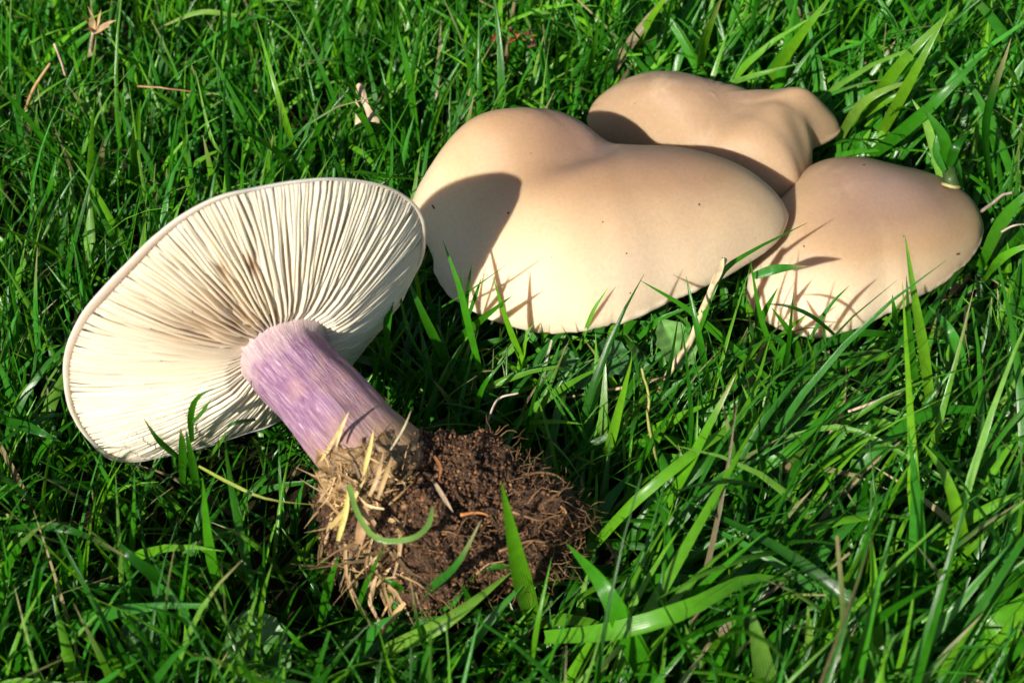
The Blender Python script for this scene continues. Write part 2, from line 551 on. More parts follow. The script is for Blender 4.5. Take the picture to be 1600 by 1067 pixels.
def build_cap(key, name, mat, label):
    c = CAPS[key]
    nt_, nr = 200, 44
    fl = dome_field(c['R'])
    th = np.linspace(0, 2 * math.pi, nt_, endpoint=False)
    wav = 0.012 * vnoise(np.stack([np.cos(th) * 9, np.sin(th) * 9, th * 0 + len(key)], -1)) + 0.006 * vnoise(np.stack([np.cos(th) * 24, np.sin(th) * 24, th * 0 + len(key)], -1))
    if key == 'big':
        wav = wav - 0.035 * np.exp(-((th - 4.82) / 0.022) ** 2) - 0.02 * np.exp(-((th - 4.35) / 0.03) ** 2)
    rs = np.linspace(0, 1, nr + 1)[1:]
    rs = 1 - (1 - rs) ** 1.5
    rings, rad = [], []
    for r in rs:
        R = per_interp(c['R'], th) * (1 + wav * r ** 14)
        x = c['x'] + r * R * np.cos(th)
        y = c['y'] + r * R * np.sin(th)
        z = cap_height(c, fl, x - c['x'], y - c['y'], np.full(nt_, r), th)
        und = 0.05 * vnoise(np.stack([x * 0.55, y * 0.55, x * 0 + 3], -1)) + 0.010 * vnoise(np.stack([x * 1.7, y * 1.7, x * 0 + 9], -1))
        rings.append(np.stack([x, y, z + und * (1 - 0.3 * r)], -1))
        kx, ky = c['shade_shift']
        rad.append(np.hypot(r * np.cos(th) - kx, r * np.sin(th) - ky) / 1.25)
    # rolled edge and underside
    for r, dz, ov in ((1.004, -0.07, 0), (0.995, -0.16, 0), (0.97, -0.22, 0), (0.90, -0.16, 0), (0.7, -0.1, 0.25), (0.4, -0.1, 0.4), (0.12, -0.1, 0.45)):
        R = per_interp(c['R'], th) * (1 + wav)
        x = c['x'] + r * R * np.cos(th)
        y = c['y'] + r * R * np.sin(th)
        z = c['z'] + c['sx'] * (x - c['x']) + c['sy'] * (y - c['y']) + dz + ov * c['H']
        rings.append(np.stack([x, y, z], -1))
        rad.append(np.full(nt_, 1.0))
    apex = np.array([[c['x'], c['y'], float(cap_height(c, fl, np.zeros(1), np.zeros(1), np.zeros(1), np.zeros(1))[0])]])
    V = np.vstack([apex] + rings)
    rad = np.concatenate([[math.hypot(*c['shade_shift']) / 1.25]] + rad)
    F = [[0, 1 + j, 1 + (j + 1) % nt_] for j in range(nt_)]
    for i in range(len(rings) - 1):
        a, b = 1 + i * nt_, 1 + (i + 1) * nt_
        for j in range(nt_):
            k = (j + 1) % nt_
            F.append([a + j, b + j, b + k, a + k])
    F.append([1 + (len(rings) - 1) * nt_ + j for j in range(nt_)][::-1])
    root = empty(name, (c['x'], c['y'], 0))
    tag(root, label, 'mushroom', 'mushrooms lying on the lawn')
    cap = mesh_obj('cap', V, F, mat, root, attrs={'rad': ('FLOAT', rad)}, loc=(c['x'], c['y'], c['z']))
    zt = c['z'] + 0.4 * c['H']
    P = spline([(c['x'], c['y'], -0.2), (c['x'] + 0.1, c['y'], 1.0), (c['x'], c['y'], zt)], 8)
    V2, F2 = tube(P, np.linspace(0.95, 0.8, 8) + 0.0, 18)
    mesh_obj('stem', V2, F2, M_FLESH, root, loc=(c['x'], c['y'], 0))
    return cap, V, F


CAPS['big']['shade_shift'] = (0.10, 0.24)  # dark cap centre slid backward: shade of the far slope painted into the colour
CAPS['back']['shade_shift'] = (0.0, 0.30)
CAPS['right']['shade_shift'] = (0.14, 0.24)
SOLIDS = []
CAP_OBJS = []
M_SPECK = plain('dirt_speck', (0.10, 0.045, 0.02), (0.17, 0.085, 0.04), 900, 0.7, 0.2, 0)
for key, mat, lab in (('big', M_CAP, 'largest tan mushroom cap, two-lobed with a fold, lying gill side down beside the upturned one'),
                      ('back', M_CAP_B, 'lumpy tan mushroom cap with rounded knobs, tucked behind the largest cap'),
                      ('right', M_CAP_C, 'smooth oval mushroom cap with lilac-tinged skin and shade painted toward the back, half under the largest cap beside a twig')):
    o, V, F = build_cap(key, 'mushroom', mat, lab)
    SOLIDS.append((V, F))
    CAP_OBJS.append(o)

# specks of dirt stuck to the caps
cap_trees = [(o, BVHTree.FromPolygons([tuple(p) for p in V], F)) for o, (V, F) in zip(CAP_OBJS, SOLIDS)]
for (sx0, sy0, sz0, lng) in ((794, 333, 0.05, 1.0), (1093, 320, 0.045, 1.0), (979, 396, 0.03, 1.0), (942, 347, 0.03, 1.2), (677, 323, 0.05, 3.0), (862, 402, 0.02, 1), (985, 458, 0.03, 1), (752, 312, 0.02, 1),
                             (1350, 258, 0.05, 1.2), (1497, 397, 0.04, 2.6), (1412, 369, 0.03, 1), (980, 215, 0.025, 1), (992, 162, 0.025, 1), (978, 212, 0.02, 1), (1275, 165, 0.02, 1), (1256, 385, 0.03, 1.5), (830, 240, 0.02, 1), (1180, 372, 0.02, 1)):
    ray = fwd + rgt * (sx0 - W / 2) / FPX - upv * (sy0 - H / 2) / FPX
    best = None
    for o, tr in cap_trees:
        hit = tr.ray_cast(tuple(CAM), tuple(ray))
        if hit[0] is not None and (best is None or hit[3] < best[1][3]):
            best = (o, hit)
    if best is None:
        continue
    hp, hn = np.array(best[1][0]), np.array(best[1][1])
    ta = np.cross(hn, [0.3, 0.2, 1]); ta /= np.linalg.norm(ta)
    tb = np.cross(hn, ta)
    k = np.linspace(0, 2 * math.pi, 7, endpoint=False)
    ringv = [hp + sz0 * (math.cos(a) * ta * lng + math.sin(a) * tb) * random.uniform(0.7, 1.3) - hn * 0.004 for a in k]
    mesh_obj('dirt_speck', ringv + [hp + hn * sz0 * 0.5], [[i, (i + 1) % 7, 7] for i in range(7)], M_SPECK, best[0], loc=hp)

# ------------------------------------------------------------------ the upturned mushroom
nrm = np.array([0.44133311, -0.88967151, -0.11708838])
E1 = np.array([0.8958335, 0.44438985, 0.0]); E1 /= np.linalg.norm(E1)
E2 = np.cross(nrm, E1)
E2 = -E2 if E2[2] < 0 else E2
CC = np.array([-6.00175699, -2.31255354, 4.89050605])
RL = [3.923, 4.174, 4.414, 4.668, 4.796, 4.807, 4.804, 4.803, 4.813, 4.873, 5.03, 5.043, 4.972, 4.901, 4.957, 5.088, 5.158, 5.188, 5.198, 5.257, 5.356, 5.444, 5.328, 4.928, 4.608, 4.349, 4.139, 3.927, 3.752, 3.646, 3.544, 3.448, 3.351, 3.39, 3.439, 3.664]
HG = 1.25


def cap_pt(rho_n, th, h):
    R = per_interp(RL, th)
    return CC + (rho_n * R)[..., None] * (np.cos(th)[..., None] * E1 + np.sin(th)[..., None] * E2) + np.asarray(h)[..., None] * nrm


def gill_edge(r):
    """height of the gill edges over the rim plane"""
    base = HG * (1 - r ** 1.75)
    return base - 0.30 * np.exp(-((r - 0.22) / 0.07) ** 2) + 0.02


def gill_root(r):
    return gill_edge(r) - 0.045 - 0.095 * np.sin(np.clip((1 - r) / 0.8, 0, 1) * math.pi / 2) ** 0.8


root_pt = at(700, 840, 0.0)
mush = empty('upturned_mushroom', (root_pt[0], root_pt[1], 0))
tag(mush, 'upturned mushroom on its side showing cream gills, lilac stem and soil-caked foot', 'mushroom')

nt_ = 200
th = np.linspace(0, 2 * math.pi, nt_, endpoint=False)
wob = 0.05 * vnoise(np.stack([np.cos(th) * 3, np.sin(th) * 3, th * 0], -1)) + 0.025 * vnoise(np.stack([np.cos(th) * 9, np.sin(th) * 9, th * 0 + 4], -1))
prof = []           # (r, height, rad attr)
for r in np.linspace(0.0, 1, 26)[1:]:
    r2 = 1 - (1 - r) ** 1.5
    prof.append((r2 * 1.0, -1.7 * (1 - r2 ** 2.0) ** 0.85, r2))


def lip_width(t):
    """how far the rolled margin reaches in over the gills: widest along the upper left"""
    return 0.014 + 0.046 * np.exp(-((np.asarray(t) % (2 * math.pi) - 2.45) / 0.62) ** 2)


LW = lip_width(th)
prof += [(1.004 + 0 * LW, 0.04, 1), (1.0 - 0.1 * LW, 0.05, 1), (1 - 0.4 * LW, 0.058, 1), (1 - 0.75 * LW, 0.05, 1), (1 - 1.0 * LW, 0.025, 1), (1 - 1.2 * LW, -0.02, 1)]
for r in (0.9, 0.8, 0.65, 0.5, 0.35, 0.2):
    prof.append((r, float(gill_root(np.array(r))) - 0.02, 1))
V = [CC - 1.7 * nrm]
rad = [0.0]
for (r, h, q) in prof:
    r = np.full(nt_, r) if np.ndim(r) == 0 else r
    k = np.clip((r - 0.5) * 2, 0, 1)
    V += list(cap_pt(r * (1 + 0.2 * wob * k), th, h + wob * k))
    rad += [q] * nt_
F = [[0, 1 + (j + 1) % nt_, 1 + j] for j in range(nt_)]
for i in range(len(prof) - 1):
    a, b = 1 + i * nt_, 1 + (i + 1) * nt_
    for j in range(nt_):
        k = (j + 1) % nt_
        F.append([a + j, a + k, b + k, b + j])
F.append([1 + (len(prof) - 1) * nt_ + j for j in range(nt_)])
M_LCAP = M_RIM
lcap = mesh_obj('cap', V, F, M_LCAP, mush, attrs={'rad': ('FLOAT', rad)}, loc=CC)
lcap.data.materials.append(M_FLESH)
first_flesh = nt_ * (1 + 25 + 4)
mi = np.zeros(len(lcap.data.polygons), np.int32)
mi[first_flesh:] = 1
lcap.data.polygons.foreach_set('material_index', mi)
SOLIDS.append((np.array(V), F))

# gills, each one a blade of its own: long ones reach the stem, short ones start at the margin
NG = 296
nst = 11
grng = np.random.default_rng(3)
scar = [(2.05, 0.42, 0.10, 0.07), (2.20, 0.36, 0.07, 0.05), (1.72, 0.62, 0.035, 0.05), (2.42, 0.52, 0.05, 0.06), (1.93, 0.66, 0.03, 0.05)]
for gi in range(NG):
    t0 = (gi + grng.uniform(-0.22, 0.22)) / NG * 2 * math.pi
    kind = gi % 4
    r_in = 0.20 if kind == 0 else (0.30 + grng.uniform(0, .08) if kind == 2 else 0.50 + grng.uniform(0, 0.2))
    r_out = 1 - 0.8 * float(lip_width(t0))
    rr = r_in + (r_out - r_in) * np.linspace(0, 1, nst) ** 0.85
    ph = grng.uniform(0, 6.28)
    wv = 0.010 * np.sin(rr * 9 + ph) * grng.uniform(0.2, 1.0) + 0.012 * (vnoise(np.stack([rr * 5, rr * 0 + math.cos(t0) * 4, rr * 0 + math.sin(t0) * 4], -1)))
    tt = t0 + wv
    edge = gill_edge(rr) + 0.03 * vnoise(np.stack([rr * 6, rr * 0 + gi * 0.9, rr * 0], -1))
    rt = gill_root(rr)
    if kind != 0:                                   # shorter gills are shallower where they start
        fade = np.clip((rr - r_in) / 0.18, 0.05, 1)
        edge = rt + (edge - rt) * fade
    edge = rt + (edge - rt) * np.clip((r_out + 0.006 - rr) / 0.05, 0.15, 1)
    browning = np.zeros(nst)
    for (sa, sr, wa, wr) in scar:
        da = abs((t0 - sa + math.pi) % (2 * math.pi) - math.pi)
        w = np.exp(-((rr - sr) / wr) ** 2) * (1.0 if da < wa else 0.0)
        edge = edge - 0.16 * w * grng.uniform(0.5, 1.0)
        browning = np.maximum(browning, w * 0.95)
    # browner tone on the upper-left gills
    browning = np.maximum(browning, 0.5 * np.exp(-((((t0 - 2.35 + math.pi) % (2 * math.pi)) - math.pi) / 0.45) ** 2) * np.exp(-((rr - 0.5) / 0.25) ** 2))
    wavr = np.interp(tt % (2 * math.pi), np.append(th, 2 * math.pi), np.append(wob, wob[0]))
    kk = np.clip((rr - 0.5) * 2, 0, 1) * wavr
    R = per_interp(RL, tt)
    half = 0.025 + 0.023 * rr
    dth_b = half * 1.2 / (rr * R)
    dth_e = half * 0.85 / (rr * R)
    lean = grng.uniform(-0.05, 0.05) / (rr * R)
    A = cap_pt(rr, tt - dth_b, rt + kk)
    B = cap_pt(rr, tt - dth_e + lean, edge - 0.02 + kk)
    Cc = cap_pt(rr, tt + lean, edge + 0.012 + kk)
    Dd = cap_pt(rr, tt + dth_e + lean, edge - 0.02 + kk)
    Ee = cap_pt(rr, tt + dth_b, rt + kk)
    V = np.stack([A, B, Cc, Dd, Ee], 1).reshape(-1, 3)
    ag = np.repeat(browning, 5)
    ag[0::5] = np.maximum(ag[0::5], 0.1); ag[4::5] = np.maximum(ag[4::5], 0.1)
    F = []
    for i in range(nst - 1):
        for j in range(4):
            F.append([i * 5 + j, (i + 1) * 5 + j, (i + 1) * 5 + j + 1, i * 5 + j + 1])
    gl = mesh_obj('gill', V, F, M_GILL, lcap, attrs={'browning': ('FLOAT', ag)}, loc=CC)

# stem
S0 = CC + HG * nrm
stem_path = spline([S0 - 0.55 * nrm, S0 + 0.10 * nrm, at(505, 625, 4.35), at(560, 690, 3.85), at(612, 742, 3.1), at(640, 775, 2.5)], 40)
ns_, nsd = 40, 64
tpar = np.linspace(0, 1, ns_)
rads = np.interp(tpar, [0, 0.08, 0.16, 0.3, 0.6, 0.76, 0.88, 1.0], [1.32, 1.16, 1.05, 1.03, 1.14, 1.24, 1.02, 0.6])
V, F = tube(stem_path, rads, nsd)
ang = np.tile(np.linspace(0, 2 * math.pi, nsd, endpoint=False), ns_)
al = np.repeat(tpar, nsd)
ctr = np.repeat(stem_path, nsd, axis=0)
dirs = V - ctr
fb = 0.045 * vnoise(np.stack([np.cos(ang) * 5, np.sin(ang) * 5, al * 4], -1)) + 0.02 * vnoise(np.stack([np.cos(ang) * 14, np.sin(ang) * 14, al * 8], -1))
V = ctr + dirs * (1 + fb)[:, None]
STEM_V, ctr_s = V.copy(), ctr.copy()
suv = np.stack([np.cos(ang) * 0.5, al, np.sin(ang) * 0.5], -1)
stem = mesh_obj('stem', V, F, M_STEM, mush, attrs={'suv': ('FLOAT_VECTOR', suv)}, loc=S0)
SOLIDS.append((V, F))

# soil-caked foot
sc0 = at(692, 812, 2.35)


def soil_surface(dirv):
    d_ = np.asarray(dirv, float)
    e = np.array([2.75, 2.1, 1.85])
    base = 1 / np.sqrt(((d_ / e) ** 2).sum(-1))
    nz = 0.50 * vnoise(d_ * 1.9 + 3.1) + 0.20 * vnoise(d_ * 5.1 + 7.7) + 0.12 * vnoise(d_ * 11 + 1.3) + 0.09 * vnoise(d_ * 22) + 0.07 * vnoise(d_ * 45)
    sd_ = stem_path[-4] - sc0
    sd_ = sd_ / np.linalg.norm(sd_)
    swell = 0.32 * np.exp(-(1 - (d_ * sd_).sum(-1)) / 0.10)          # earth packed round the foot of the stem
    return sc0 + d_ * (base * (1 + 0.42 * nz + swell))[..., None]


nu, nv = 300, 170
uu = np.linspace(0, 2 * math.pi, nu, endpoint=False)
vv = np.linspace(0.02, math.pi - 0.02, nv)
UU, VV = np.meshgrid(uu, vv, indexing='xy')
dirs = np.stack([np.sin(VV) * np.cos(UU), np.sin(VV) * np.sin(UU), np.cos(VV)], -1)
P = soil_surface(dirs).reshape(-1, 3)
idx = np.arange(nu * nv).reshape(nv, nu)
F = np.stack([idx[:-1], idx[1:], np.roll(idx, -1, 1)[1:], np.roll(idx, -1, 1)[:-1]], -1).reshape(-1, 4)
soil = mesh_obj('soil_clod', P, F, M_SOIL, mush, loc=sc0)
SOLIDS.append((P, F.tolist()))

# crumbs of earth
t_ = (1 + 5 ** 0.5) / 2
ico = np.array([(-1, t_, 0), (1, t_, 0), (-1, -t_, 0), (1, -t_, 0), (0, -1, t_), (0, 1, t_), (0, -1, -t_), (0, 1, -t_), (t_, 0, -1), (t_, 0, 1), (-t_, 0, -1), (-t_, 0, 1)]) / 1.9
icf = np.array([(0, 11, 5), (0, 5, 1), (0, 1, 7), (0, 7, 10), (0, 10, 11), (1, 5, 9), (5, 11, 4), (11, 10, 2), (10, 7, 6), (7, 1, 8), (3, 9, 4), (3, 4, 2), (3, 2, 6), (3, 6, 8), (3, 8, 9), (4, 9, 5), (2, 4, 11), (6, 2, 10), (8, 6, 7), (9, 8, 1)])
NC = 14000
cr = np.random.default_rng(11)
dv = cr.normal(size=(NC, 3)); dv[:, 2] = np.abs(dv[:, 2]) * np.where(cr.random(NC) < 0.85, 1, -1)
dv /= np.linalg.norm(dv, axis=1)[:, None]
pc = soil_surface(dv) + dv * cr.uniform(-0.03, 0.05, NC)[:, None]
sz = np.exp(cr.normal(-3.65, 0.5, NC)).clip(0.012, 0.075)
jit = 1 + 0.75 * cr.uniform(-1, 1, (NC, 12, 1))
# earth smeared over the lower stem
nsm = 1500
vi = np.random.default_rng(31).choice(np.where((al > 0.70))[0], nsm)
pc[:nsm] = STEM_V[vi] + (STEM_V[vi] - ctr_s[vi]) * 0.015
cv = (pc[:, None, :] + ico[None] * jit * sz[:, None, None] * cr.uniform(0.6, 1.2, (NC, 1, 3))).reshape(-1, 3)
cf = (icf[None] + (np.arange(NC) * 12)[:, None, None]).reshape(-1, 3)
base = np.array([[0.055, 0.026, 0.011], [0.14, 0.066, 0.026], [0.20, 0.105, 0.046], [0.018, 0.010, 0.007]])
cc = base[cr.choice(4, NC, p=[0.33, 0.40, 0.12, 0.15])] * cr.uniform(0.7, 1.3, (NC, 1))
cc = np.repeat(np.concatenate([cc, np.ones((NC, 1))], 1), 12, axis=0)
tag(mesh_obj('soil_crumbs', cv, cf, M_CRUMB, soil, smooth=False, attrs={'col': ('FLOAT_COLOR', cc)}, loc=sc0), kind='stuff')


def const_col(n, c):
    return {'col': ('FLOAT_COLOR', np.tile(np.array([*c, 1.0]), (n, 1)))}


# fine rootlets as one tangle, thicker ones singly
fv, ff, fc = [], [], []
off = 0
rr_ = np.random.default_rng(21)
for k in range(950):
    a = rr_.uniform(-1.9, 0.9)
    d0 = np.array([math.cos(a) * 1.0, math.sin(a), rr_.uniform(-0.35, 1.0)])
    if rr_.random() < 0.35:
        d0 = np.array([rr_.uniform(0.6, 1.2), rr_.uniform(-0.7, 0.4), rr_.uniform(-0.2, 0.5)])
    d0 /= np.linalg.norm(d0)
    p = soil_surface(d0)
    L = rr_.uniform(0.25, 1.0)
    dr = d0 * rr_.uniform(0.0, 0.8) + rr_.normal(size=3) * 0.7
    pts = [p - d0 * 0.05]
    for q in range(5):
        dr = dr + rr_.normal(size=3) * 0.5
        dr /= np.linalg.norm(dr)
        nx = pts[-1] + dr * L / 5
        pts.append(nx)
    Vt, Ft = tube(np.array(pts), np.linspace(rr_.uniform(0.010, 0.02), 0.005, 6), 3, cap=False)
    fv.append(Vt); ff += [[i + off for i in f] for f in Ft]; off += len(Vt)
    c = np.array([0.27, 0.15, 0.07]) * rr_.uniform(0.25, 1.2)
    fc.append(np.tile([*c, 1], (len(Vt), 1)))
tag(mesh_obj('root_hairs', np.vstack(fv), np.array(ff), M_ROOT, soil, attrs={'col': ('FLOAT_COLOR', np.vstack(fc))}, loc=sc0), kind='stuff')


def px_tube(name, pts, r, c, mat, parent, n=12, sides=6, taper=0.4):
    P = spline([at(*p) for p in pts], n)
    P = P + 0.02 * vnoise(P * 3.0 + 11)[:, None]
    V, F = tube(P, np.linspace(r, r * taper, n), sides)
    return mesh_obj(name, V, F, mat, parent, attrs=const_col(len(V), c), loc=P[0])


ROOTS = [
    ([(800, 705, 3.4), (770, 695, 3.8), (735, 705, 3.9), (700, 722, 3.8)], 0.10, (0.34, 0.20, 0.08)),
    ([(832, 773, 3.4), (868, 785, 3.4), (885, 800, 3.3), (896, 822, 3.0)], 0.05, (0.42, 0.20, 0.07)),
    ([(790, 752, 3.7), (830, 740, 3.7), (865, 742, 3.5), (885, 755, 3.3)], 0.04, (0.22, 0.12, 0.06)),
    ([(800, 800, 3.9), (840, 812, 3.6), (870, 805, 3.4), (902, 800, 3.1)], 0.035, (0.24, 0.13, 0.06)),
    ([(780, 860, 3.4), (830, 845, 3.3), (870, 850, 3.0), (898, 840, 2.7)], 0.035, (0.25, 0.13, 0.06)),
    ([(760, 730, 3.8), (790, 722, 3.8), (800, 735, 3.6), (788, 748, 3.6)], 0.03, (0.20, 0.10, 0.05)),
    ([(720, 803, 4.2), (745, 800, 4.2), (765, 806, 4.1)], 0.045, (0.46, 0.19, 0.06)),
    ([(745, 895, 3.0), (765, 880, 3.2), (790, 875, 3.2)], 0.03, (0.40, 0.24, 0.12)),
    ([(545, 880, 2.6), (550, 920, 2.2), (560, 945, 1.8)], 0.05, (0.30, 0.19, 0.10)),
]
for pts, r, c in ROOTS:
    px_tube('rootlet', pts, r, c, M_ROOT, soil)


# matted straw and white threads round the foot of the stem
mc = at(570, 738, 3.75)
UU2, VV2 = np.meshgrid(np.linspace(0, 2 * math.pi, 70, endpoint=False), np.linspace(0.03, math.pi - 0.03, 40), indexing='xy')
dd = np.stack([np.sin(VV2) * np.cos(UU2), np.sin(VV2) * np.sin(UU2), np.cos(VV2)], -1)
nz = 0.22 * vnoise(dd * 2.5 + 2) + 0.16 * vnoise(dd * 6 + 5) + 0.09 * vnoise(dd * 14 + 8)
P = (mc + dd * np.array([1.12, 1.0, 0.95]) * (1 + nz)[..., None]).reshape(-1, 3)
idx = np.arange(70 * 40).reshape(40, 70)
F = np.stack([idx[:-1], idx[1:], np.roll(idx, -1, 1)[1:], np.roll(idx, -1, 1)[:-1]], -1).reshape(-1, 4)
collar = mesh_obj('matted_collar', P, F, M_MYC, mush, loc=mc)


def ribbon(pts, width, n=9, face=None, fold=0.18, tipstart=0.45, base_w=0.7, twist=0.0):
    """a grass-blade strip: n stations of left / mid / right, narrowing to a point. returns verts, faces, uv"""
    P = spline(pts, n)
    T = np.gradient(P, axis=0)
    T /= np.linalg.norm(T, axis=1)[:, None] + 1e-9
    face = np.array([0, -0.6, 0.8]) if face is None else np.asarray(face, float)
    s = np.linspace(0, 1, n)
    w = width * 0.5 * np.minimum(1, ((1 - s) / (1 - tipstart))) ** 0.75 * (base_w + (1 - base_w) * np.minimum(1, s * 4))
    w[-1] = 0.004
    V, UV = [], []
    for i in range(n):
        sd_ = np.cross(T[i], face)
        sd_ /= np.linalg.norm(sd_) + 1e-9
        nn = np.cross(sd_, T[i])
        a = twist * s[i]
        sd2 = sd_ * math.cos(a) + nn * math.sin(a)
        nn2 = -sd_ * math.sin(a) + nn * math.cos(a)
        V += [P[i] - sd2 * w[i], P[i] - nn2 * w[i] * fold * 2, P[i] + sd2 * w[i]]
        UV += [(-1, s[i], 0), (0, s[i], 0), (1, s[i], 0)]
    F = []
    for i in range(n - 1):
        for j in (0, 1):
            F.append([i * 3 + j, i * 3 + j + 1, (i + 1) * 3 + j + 1, (i + 1) * 3 + j])
    return np.array(V), F, np.array(UV, float)


def blade_obj(name, pts, width, c, mat, parent, n=9, tip=None, **kw):
    V, F, UV = ribbon(pts, width, n, **kw)
    cols = np.tile(np.array([*c, 1.0]), (len(V), 1))
    if tip is not None:
        k = np.clip((UV[:, 1] - 0.7) / 0.3, 0, 1)[:, None]
        cols[:, :3] = cols[:, :3] * (1 - k) + np.array(tip) * k
    o = mesh_obj(name, V, F, mat, parent, attrs={'col': ('FLOAT_COLOR', cols), 'buv': ('FLOAT_VECTOR', UV)}, loc=np.asarray(pts[0]))
    return o


STRAWS = [
    ([(500, 722, 4.3), (520, 690, 4.9), (545, 643, 5.6)], 0.08, (0.50, 0.38, 0.15)),
    ([(525, 698, 4.9), (535, 665, 5.3), (545, 645, 5.6)], 0.07, (0.48, 0.36, 0.15)),
    ([(568, 742, 5.1), (577, 705, 5.4), (584, 670, 5.7)], 0.09, (0.52, 0.42, 0.13)),
    ([(610, 703, 4.9), (630, 670, 5.4), (642, 642, 5.8)], 0.05, (0.40, 0.34, 0.20)),
    ([(515, 825, 3.6), (545, 790, 4.2), (572, 745, 4.7)], 0.13, (0.42, 0.30, 0.09)),
    ([(528, 845, 3.6), (540, 800, 4.2), (545, 756, 4.7)], 0.13, (0.46, 0.40, 0.10)),
    ([(560, 850, 3.9), (567, 815, 4.4), (572, 782, 4.6)], 0.24, (0.36, 0.21, 0.10)),
    ([(680, 755, 4.5), (692, 775, 4.6), (708, 800, 4.5)], 0.10, (0.38, 0.28, 0.18)),
    ([(678, 712, 4.2), (688, 730, 4.4), (686, 750, 4.3)], 0.08, (0.30, 0.12, 0.04)),
    ([(605, 848, 4.2), (613, 845, 4.3), (622, 843, 4.3)], 0.10, (0.62, 0.34, 0.06)),
    ([(600, 795, 4.6), (575, 790, 4.6), (560, 775, 4.6)], 0.06, (0.52, 0.40, 0.20)),
    ([(590, 780, 4.7), (604, 740, 5.0), (612, 712, 5.1)], 0.10, (0.40, 0.27, 0.12)),
    ([(577, 775, 4.6), (590, 745, 5.0), (600, 700, 5.2)], 0.10, (0.42, 0.29, 0.14)),
]
for pts, w, c in STRAWS:
    blade_obj('straw', [at(*p) for p in pts], w, c, M_DRY, collar, n=6, tipstart=0.6)
# ragged dry blades down the left flank of the clod and wet shreds on the collar
sr = np.random.default_rng(5)
for k in range(290):
    if k < 120:
        dn = np.array([sr.uniform(-1.0, -0.25), sr.uniform(-1.0, 0.1), sr.uniform(-0.35, 0.75)])
        dn /= np.linalg.norm(dn)
        px = soil_surface(dn) + dn * sr.uniform(-0.03, 0.12)
        c = np.array([0.42, 0.27, 0.12]) * sr.uniform(0.2, 1.1)
        L = sr.uniform(0.5, 1.6)
        dr = np.array([sr.uniform(-0.7, 0.4), sr.uniform(-0.8, 0.3), sr.uniform(-0.9, 0.5)])
        dr = dr - dn * (dr @ dn) * 0.7
    else:
        px = mc + np.array([sr.uniform(-1.0, 1.1), sr.uniform(-1.05, -0.3), sr.uniform(-0.6, 0.95)])
        vv_ = px - mc
        px = mc + vv_ / np.linalg.norm(vv_) * sr.uniform(0.95, 1.12)
        c = np.array([0.46, 0.29, 0.12]) * sr.uniform(0.2, 1.3)
        L = sr.uniform(0.4, 0.9)
        dr = sr.normal(size=3)
        un = (px - mc) / np.linalg.norm(px - mc)
        dr = dr - un * (dr @ un) * 0.9
    dr /= np.linalg.norm(dr)
    p1 = px + dr * L * 0.5 + sr.normal(size=3) * 0.12
    p2 = p1 + (dr + sr.normal(size=3) * 0.5) * L * 0.5
    blade_obj('dry_shred', [px, p1, p2], sr.uniform(0.03, 0.15) if k < 120 else sr.uniform(0.025, 0.07), c, M_DRY, soil if k < 120 else collar, n=5, tipstart=0.3, twist=sr.uniform(-1, 1))
# green blades caught in the clod
blade_obj('caught_blade', [at(545, 758, 4.7), at(560, 805, 4.6), at(590, 842, 4.5), at(640, 842, 4.55), at(668, 822, 4.6), at(676, 790, 4.7)], 0.13, (0.16, 0.30, 0.06), M_GRASS, mush, n=16, tipstart=0.9, base_w=1)

# ------------------------------------------------------------------ grass
G_DEEP = np.array([0.013, 0.095, 0.003])
G_MID = np.array([0.033, 0.180, 0.006])
G_LIT = np.array([0.095, 0.290, 0.010])
G_BLUE = np.array([0.038, 0.200, 0.018])
G_PALE = np.array([0.135, 0.310, 0.040])
HERO = {}
